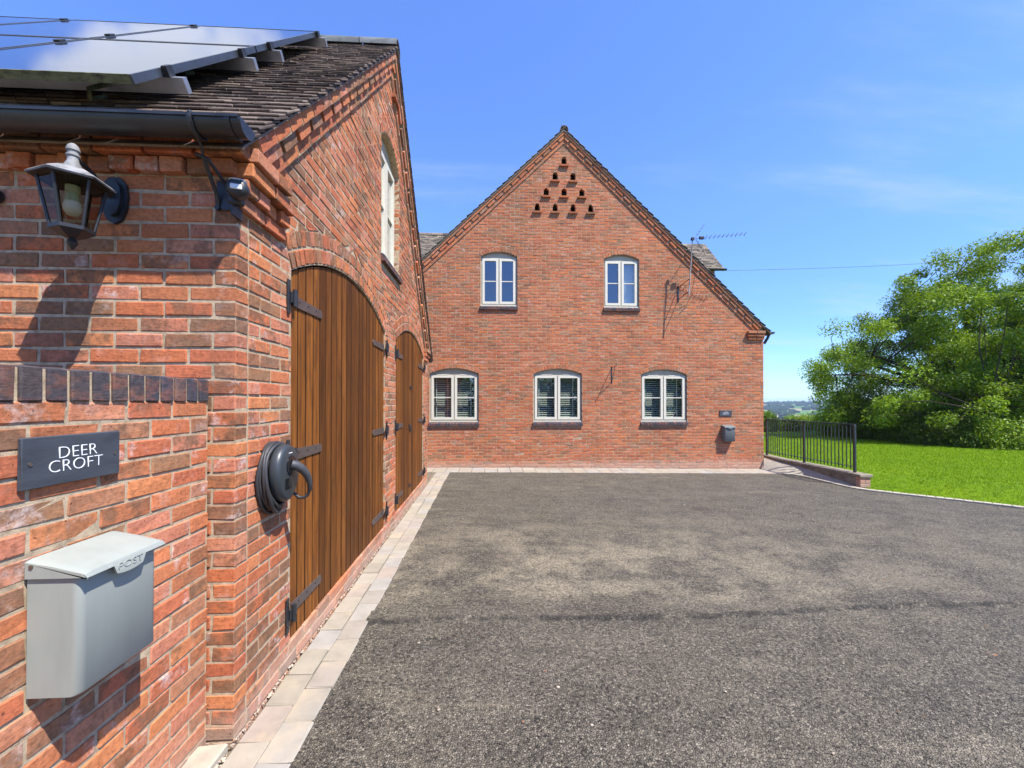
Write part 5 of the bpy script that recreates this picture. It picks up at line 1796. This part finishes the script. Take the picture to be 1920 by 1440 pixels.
for i, t in enumerate(np.linspace(0.26, 1.0, 10)):
    c = b0 + (b1 - b0) * t
    h = 0.085
    q = MB(); q.tube([c + Vector((0.055, 0, 0.07)) * 0.8, c, c - Vector((0.03, 0, 0.06)) * 0.8], 0.0055, 6); q.build('director', 'black_metal', ae)
    q = MB(); q.tube([c + Vector((0.01, 0.06, 0)), c - Vector((0.01, 0.06, 0))], 0.004, 6); q.build('director_rod', 'black_metal', ae)
c = b0 + (b1 - b0) * 0.18
q = MB(); q.box(c - Vector((0.06, 0.03, 0.035)), c + Vector((0.06, 0.03, 0.035)), 0.01); q.build('dipole_box', 'black_metal', ae)
for sgn in (1, -1):
    base = b0 + bd * 0.06
    tip = base + Vector((0.26, 0.05, 0.36 if sgn > 0 else -0.30))
    q = MB(); q.tube([base, tip], 0.0065, 6); q.build('reflector_arm', 'galv', ae)
    for k in range(4):
        cc = base + (tip - base) * (0.30 + 0.23 * k)
        q = MB(); q.tube([cc + Vector((-0.12, -0.16, -0.075 * sgn)) * 0.8, cc + Vector((0.12, 0.16, 0.075 * sgn)) * 0.8], 0.004, 6); q.build('reflector_rod', 'black_metal', ae)

# ================================================================== RETAINING WALL, RAILING
rw = thing('retaining_wall', 'low dark stained retaining wall with concrete coping beside the path', 'wall', (8.65, 9.4, -0.12))
pts = [8.13, 8.35, 8.7, 9.1, 9.5, 9.9, 10.3, 10.7, 11.1, 12.0, 13.5, 16.0]
q = MB()
vs = []
for y in pts:
    x = wall_x(y)
    vs += [(x, y, -0.3), (x, y, 0.105), (x + 0.215, y, 0.105), (x + 0.215, y, -0.3)]
fs = []
for i in range(len(pts) - 1):
    for k in range(4):
        l = (k + 1) % 4
        fs.append([4 * i + k, 4 * i + l, 4 * i + 4 + l, 4 * i + 4 + k])
fs += [[0, 1, 2, 3], [4 * len(pts) - 4 + k for k in range(4)]]
q.add(vs, fs)
rcore = q.build('wall_core', 'coping', rw)
rp = Pool(808)
for k in range(3):
    z = -0.135 + 0.075 * k + 0.0375 + 0.055
    rp.put((0, 8.125, z - 0.02), (1, 0, 0), (0, -1, 0), (0, 0, 1), 8.63, 8.63 + (0.1025 if k % 2 else 0.215), 8.63, 8.63 + (0.1025 if k % 2 else 0.215), 0.1, 0.066, rcore, 'brick', 'brick_h')
    if k % 2:
        rp.put((0, 8.125, z - 0.02), (1, 0, 0), (0, -1, 0), (0, 0, 1), 8.742, 8.845, 8.742, 8.845, 0.1, 0.066, rcore, 'brick', 'brick_h')
rp.flush(rw, 'brickwork')
yy_ = 8.10
while yy_ < 12.4:
    y1 = yy_ + 0.60
    xa, xb = wall_x(yy_), wall_x(y1)
    q = MB()
    a = math.atan2(xb - xa, y1 - yy_)
    Mx = Matrix.Translation(((xa + xb) / 2 + 0.1075, (yy_ + y1) / 2, 0.135)) @ Matrix.Rotation(-a, 4, 'Z')
    q.box((-0.135, -0.298, -0.03), (0.135, 0.298, 0.03), 0.008, M=Mx, jit=0.002)
    q.build('coping_stone', 'coping', rw)
    yy_ = y1
rl = thing('railing', 'dark green metal railing on the low wall beside the lawn', 'railing', (8.74, 9.4, 0.165))
rx = lambda y: wall_x(y) + 0.10
RB, RT = 0.165, 1.150
posts = [8.37, 9.80, 11.23]
for y in posts:
    q = MB(); q.box((rx(y) - 0.022, y - 0.022, RB - 0.002), (rx(y) + 0.022, y + 0.022, RT - 0.012), 0.003); q.build('post', 'grey_paint', rl)
for a, b in zip(posts[:-1], posts[1:]):
    for nm, z, hh, ww in (('top_rail', RT, 0.008, 0.026), ('bottom_rail', RB + 0.115, 0.006, 0.018)):
        q = MB()
        yy2 = [a, (a + b) / 2, b]
        vs = []
        for y in yy2:
            vs += [(rx(y) - ww, y, z - hh), (rx(y) + ww, y, z - hh), (rx(y) + ww, y, z + hh), (rx(y) - ww, y, z + hh)]
        fs = [[4 * i + k, 4 * i + (k + 1) % 4, 4 * i + 4 + (k + 1) % 4, 4 * i + 4 + k] for i in range(2) for k in range(4)] + [[0, 1, 2, 3], [8, 9, 10, 11]]
        q.add(vs, fs)
        q.build(nm, 'grey_paint', rl)
    n = 14
    for i in range(1, n):
        y = a + (b - a) * i / n
        q = MB(); q.box((rx(y) - 0.008, y - 0.008, RB + 0.05), (rx(y) + 0.008, y + 0.008, RT - 0.008), 0.001); q.build('baluster', 'grey_paint', rl)

# ================================================================== TREES AND SHRUBS
def leaves(centers, radii, per, size, rg, up=0.4):
    n = len(centers) * per
    c = np.repeat(np.asarray(centers), per, 0); r = np.repeat(np.asarray(radii), per, 0)
    d = rg.normal(0, 1, (n, 3)); d /= np.linalg.norm(d, axis=1, keepdims=True)
    rr = rg.random((n, 1)) ** 0.45
    p = c + d * rr * r
    nr = d * 0.6 + rg.normal(0, 0.6, (n, 3)) + np.array([0, 0, up])
    nr /= np.linalg.norm(nr, axis=1, keepdims=True)
    a = np.cross(nr, rg.normal(0, 1, (n, 3))); a /= np.linalg.norm(a, axis=1, keepdims=True)
    b = np.cross(nr, a)
    s = (size * rg.uniform(0.6, 1.35, (n, 1)))
    w = s * rg.uniform(0.42, 0.62, (n, 1))
    droop = nr * s * 0.18
    q = np.stack([p - a * s, p - b * w + droop, p + a * s * 1.05, p + b * w + droop], 1)
    return q, 0.55 * np.repeat(rg.random(len(centers)), per) + 0.45 * rg.random(n)

L0 = lambda a, b: float(np.linalg.norm(a - b))
def tree(label, base, ctr, rad3, nclump, per, lsize, seed, mat='leaf', limbs=9, trunk_r=0.35, clump_r=(0.55, 1.05), name='broadleaf_tree', group=None, keep=None):
    rg = np.random.default_rng(seed)
    t = thing(name, label, 'tree', base, group)
    base = np.array(base, float); ctr = np.array(ctr, float); rad3 = np.array(rad3, float)
    pts = []
    guard = 0
    while len(pts) < nclump and guard < nclump * 60:
        guard += 1
        d = rg.normal(0, 1, 3); d /= np.linalg.norm(d)
        rr = rg.random() ** 0.42
        lump = 1 + 0.16 * mnoise.noise(Vector(tuple(d * 2.1 + seed))) + 0.10 * mnoise.noise(Vector(tuple(d * 5.0 + seed)))
        p = ctr + d * rad3 * rr * lump
        if p[2] < base[2] + 0.5:
            continue
        if mnoise.noise(Vector(tuple(p * 0.42 + seed))) < -0.22:
            continue
        if keep is not None and not keep(p):
            continue
        pts.append(p)
    pts = np.array(pts)
    # wood: trunk, limbs towards random clumps, twigs to every clump
    mb = MB()
    fork = base + np.array([0, 0, (ctr[2] - base[2]) * 0.35])
    mb.tube([base - np.array([0, 0, 0.3]), base + (fork - base) * 0.5, fork], [trunk_r * 1.25, trunk_r, trunk_r * 0.85], 12)
    nodes = []
    order = rg.permutation(len(pts))[:limbs]
    for k in order:
        e = pts[k]
        m1 = fork + (e - fork) * 0.35 + np.array([0, 0, 0.10 * np.linalg.norm(e - fork)]) + rg.normal(0, 0.15, 3)
        m2 = fork + (e - fork) * 0.7 + np.array([0, 0, 0.08 * np.linalg.norm(e - fork)]) + rg.normal(0, 0.2, 3)
        mb.tube([fork, m1, m2, e], [trunk_r * 0.45, trunk_r * 0.26, trunk_r * 0.12, trunk_r * 0.04], 7)
        for s_ in np.linspace(0.42, 1, 6):
            nodes.append(fork + (m1 - fork) * min(1, s_ * 2.8) if s_ < 0.36 else (m1 + (m2 - m1) * ((s_ - 0.35) / 0.35) if s_ < 0.7 else m2 + (e - m2) * ((s_ - 0.7) / 0.3)))
    nodes = np.array(nodes)
    for p in pts:
        i = np.argmin(np.linalg.norm(nodes - p, axis=1))
        q0 = nodes[i]
        m = (q0 + p) / 2 + rg.normal(0, 0.22, 3) + np.array([0, 0, 0.05 * L0(q0, p)])
        L = np.linalg.norm(p - q0)
        r0 = min(trunk_r * 0.12, 0.008 + 0.006 * L)
        mb.tube([q0, m, p], [r0, r0 * 0.65, r0 * 0.3], 5)
    mb.build('trunk', 'bark', t, smooth=60, fix=False)
    cr = rg.uniform(clump_r[0], clump_r[1], (len(pts), 1)) * np.array([[1.05, 1.05, 0.74]])
    q, rn = leaves(pts, cr, per, lsize, rg)
    o = fast_mesh('crown', q, 4, mat, t, rn)
    return t

def shrub(label, base, rad3, n, per, lsize, seed, mat, group=None):
    rg = np.random.default_rng(seed)
    t = thing('shrub', label, 'shrub', base, group)
    base = np.array(base, float)
    pts = []
    while len(pts) < n:
        d = rg.normal(0, 1, 3); d /= np.linalg.norm(d)
        d[2] = abs(d[2])
        lump = 1 + 0.22 * mnoise.noise(Vector(tuple(d * 2.4 + seed * 1.7)))
        pts.append(base + d * np.array(rad3) * rg.random() ** 0.4 * lump + np.array([0, 0, 0.1]))
    pts = np.array(pts)
    mb = MB()
    for p in pts[:: max(1, n // 24)]:
        m = (base + p) / 2 + rg.normal(0, 0.08, 3)
        mb.tube([base + rg.normal(0, 0.12, 3) * np.array([1, 1, 0]) - np.array([0, 0, 0.15]), m, p], [0.03, 0.02, 0.008], 5)
    mb.build('stems', 'bark', t, smooth=60, fix=False)
    q, rn = leaves(pts, rg.uniform(0.28, 0.5, (n, 1)) * np.ones((1, 3)), per, lsize, rg)
    fast_mesh('foliage', q, 4, mat, t, rn)
    return t

tree('great spreading broadleaf tree overhanging the lawn', (21.4, 16.2, -0.1), (24.8, 16.5, 2.6), (9.8, 5.2, 5.9), 900, 380, 0.046, 17, limbs=44, trunk_r=0.40, clump_r=(0.34, 0.72),
     keep=lambda p: p[0] < 26.0)
hl_ = [((17.2, 18.2), (0.9, 1.0, 1.5), 'leaf', 'airy pale green shrub at the railing end of the hedge'),
       ((17.5, 17.0), (1.1, 1.1, 1.7), 'leaf_dark', 'dark rounded shrub in the hedge behind the railing post'),
       ((17.7, 16.2), (1.2, 1.1, 1.5), 'leaf_dark', 'dark hedge shrub second along under the great tree'),
       ((17.8, 15.5), (1.2, 1.0, 1.4), 'leaf', 'mid green hedge shrub third along under the great tree'),
       ((17.6, 14.9), (1.1, 1.0, 1.2), 'leaf_dark', 'low dark hedge shrub on the house side of the great trunk'),
       ((17.8, 14.2), (1.0, 0.9, 1.0), 'leaf_dark', 'low dark hedge shrub before the great trunk'),
       ((18.1, 13.4), (0.9, 0.8, 0.8), 'leaf', 'small grey green shrub at the lawn end of the hedge'),
       ((19.6, 23.5), (1.5, 1.2, 0.5), 'leaf', 'low far hedge shrub seen through the railing bars'),
       ((15.75, 21.5), (0.25, 0.4, 0.75), 'leaf_bright', 'bright yellow green shrub beside the house corner'),
       ((17.2, 22.5), (1.2, 0.9, 0.20), 'leaf_dark', 'low dark shrub behind the railing beyond the lawn')]
for i, ((x, y), r3, m, lab) in enumerate(hl_):
    shrub(lab, (x, y, 0.05), r3, 120, 200, 0.038, 40 + i, m, 'hedge shrubs beyond the lawn')

# hedgerow added out of view behind the camera, seen only in the window glass
rg = np.random.default_rng(90)
pts = np.stack([rg.uniform(-14, 26, 520), rg.uniform(-30, -25, 520), -0.4 + 6.2 * rg.random(520) ** 0.8], 1)
pts[:, 2] *= 0.75 + 0.3 * np.sin(pts[:, 0] * 0.55) * np.sin(pts[:, 0] * 0.23 + 1)
q_, rn_ = leaves(pts, rg.uniform(0.8, 1.3, (520, 1)) * np.ones((1, 3)), 50, 0.24, rg)
o = fast_mesh('hedgerow_foliage', q_, 4, 'leaf_dark', None, rn_)
tag(o, 'tall green hedgerow out of view behind the camera, mirrored in the lower house windows', 'hedgerow', kind='stuff')

# overhead wire
q = MB()
pw = [Vector((18 + 40 * t, 40.0, 14.1 + 2.35 * t - 1.1 * math.sin(math.pi * t) * 0.3)) for t in np.linspace(0, 1, 24)]
q.tube(pw, 0.018, 5)
tag(q.build('overhead_wire', 'cable', None, smooth=80), 'thin overhead wire crossing the sky toward the tree', 'wire')

# ------------------------------------------------------------------ grit and litter
mb = MB(); rg = np.random.default_rng(77)
def stone(mb, x, y, z, s, rnd):
    j = iv * (1 + rg.normal(0, 0.22, iv.shape)) * np.array([s, s * rg.uniform(0.6, 1.0), s * 0.55])
    mb.add(j + np.array([x, y, z + s * 0.3]), ifc, rnd)
for i in range(420):
    y = 1.6 + (8.0 * rg.random() ** 1.6)
    stone(mb, abs(rg.normal(0.008, 0.010)) + 0.002, y, 0.0, rg.uniform(0.003, 0.010), 0.01 + 0.98 * rg.random())
for i in range(150):
    y = 1.6 + 7.5 * rg.random() ** 1.5
    x = 0.4 + rg.random() * (xr(y) - 0.5)
    stone(mb, x, y, zg(x) + 0.003, rg.uniform(0.004, 0.011), 0.01 + 0.98 * rg.random())
tag(mb.build('gravel', 'pebble', None, fix=False), 'scattered pale grit along the garage foot and drive', 'gravel', kind='stuff')
mb = MB()
for i in range(110):
    y = 2.0 + 6.3 * rg.random() ** 1.3
    x, z = abs(rg.normal(0.010, 0.008)) + 0.003, 0.004
    if i % 4 == 0:
        x = 0.5 + rg.random() * 5; z = zg(x) + 0.006; y = 2.0 + rg.random() * 3
    a = rg.random() * 6.28; s = rg.uniform(0.006, 0.014)
    u = np.array([math.cos(a), math.sin(a), rg.normal(0, 0.3)]) * s; v = np.array([-math.sin(a), math.cos(a), rg.normal(0, 0.3)]) * s * 0.5
    c = np.array([x, y, z + 0.004])
    mb.add([c - u, c - v, c + u, c + v], [[0, 1, 2, 3]], 0.01 + 0.98 * rg.random())
tag(mb.build('leaf_litter', 'litter', None, fix=False), 'tiny dry brown leaf scraps on the ground', 'litter', kind='stuff')

# ------------------------------------------------------------------ haze in the valley air
m = bpy.data.materials.new('thin summer haze'); m.use_nodes = True
nt = m.node_tree; nt.nodes.clear()
out = nt.nodes.new('ShaderNodeOutputMaterial')
pv = nd(nt, 'ShaderNodeVolumePrincipled', None, Color=(0.60, 0.76, 0.95), Density=0.00022)
nt.links.new(pv.outputs[0], out.inputs['Volume'])
MAT['haze'] = m
q = MB(); q.box((-4600, -4600, -62), (4600, 4600, 26))
hz = q.build('haze', 'haze', None)
tag(hz, 'thin blue summer haze over the far hills', 'haze', kind='stuff')
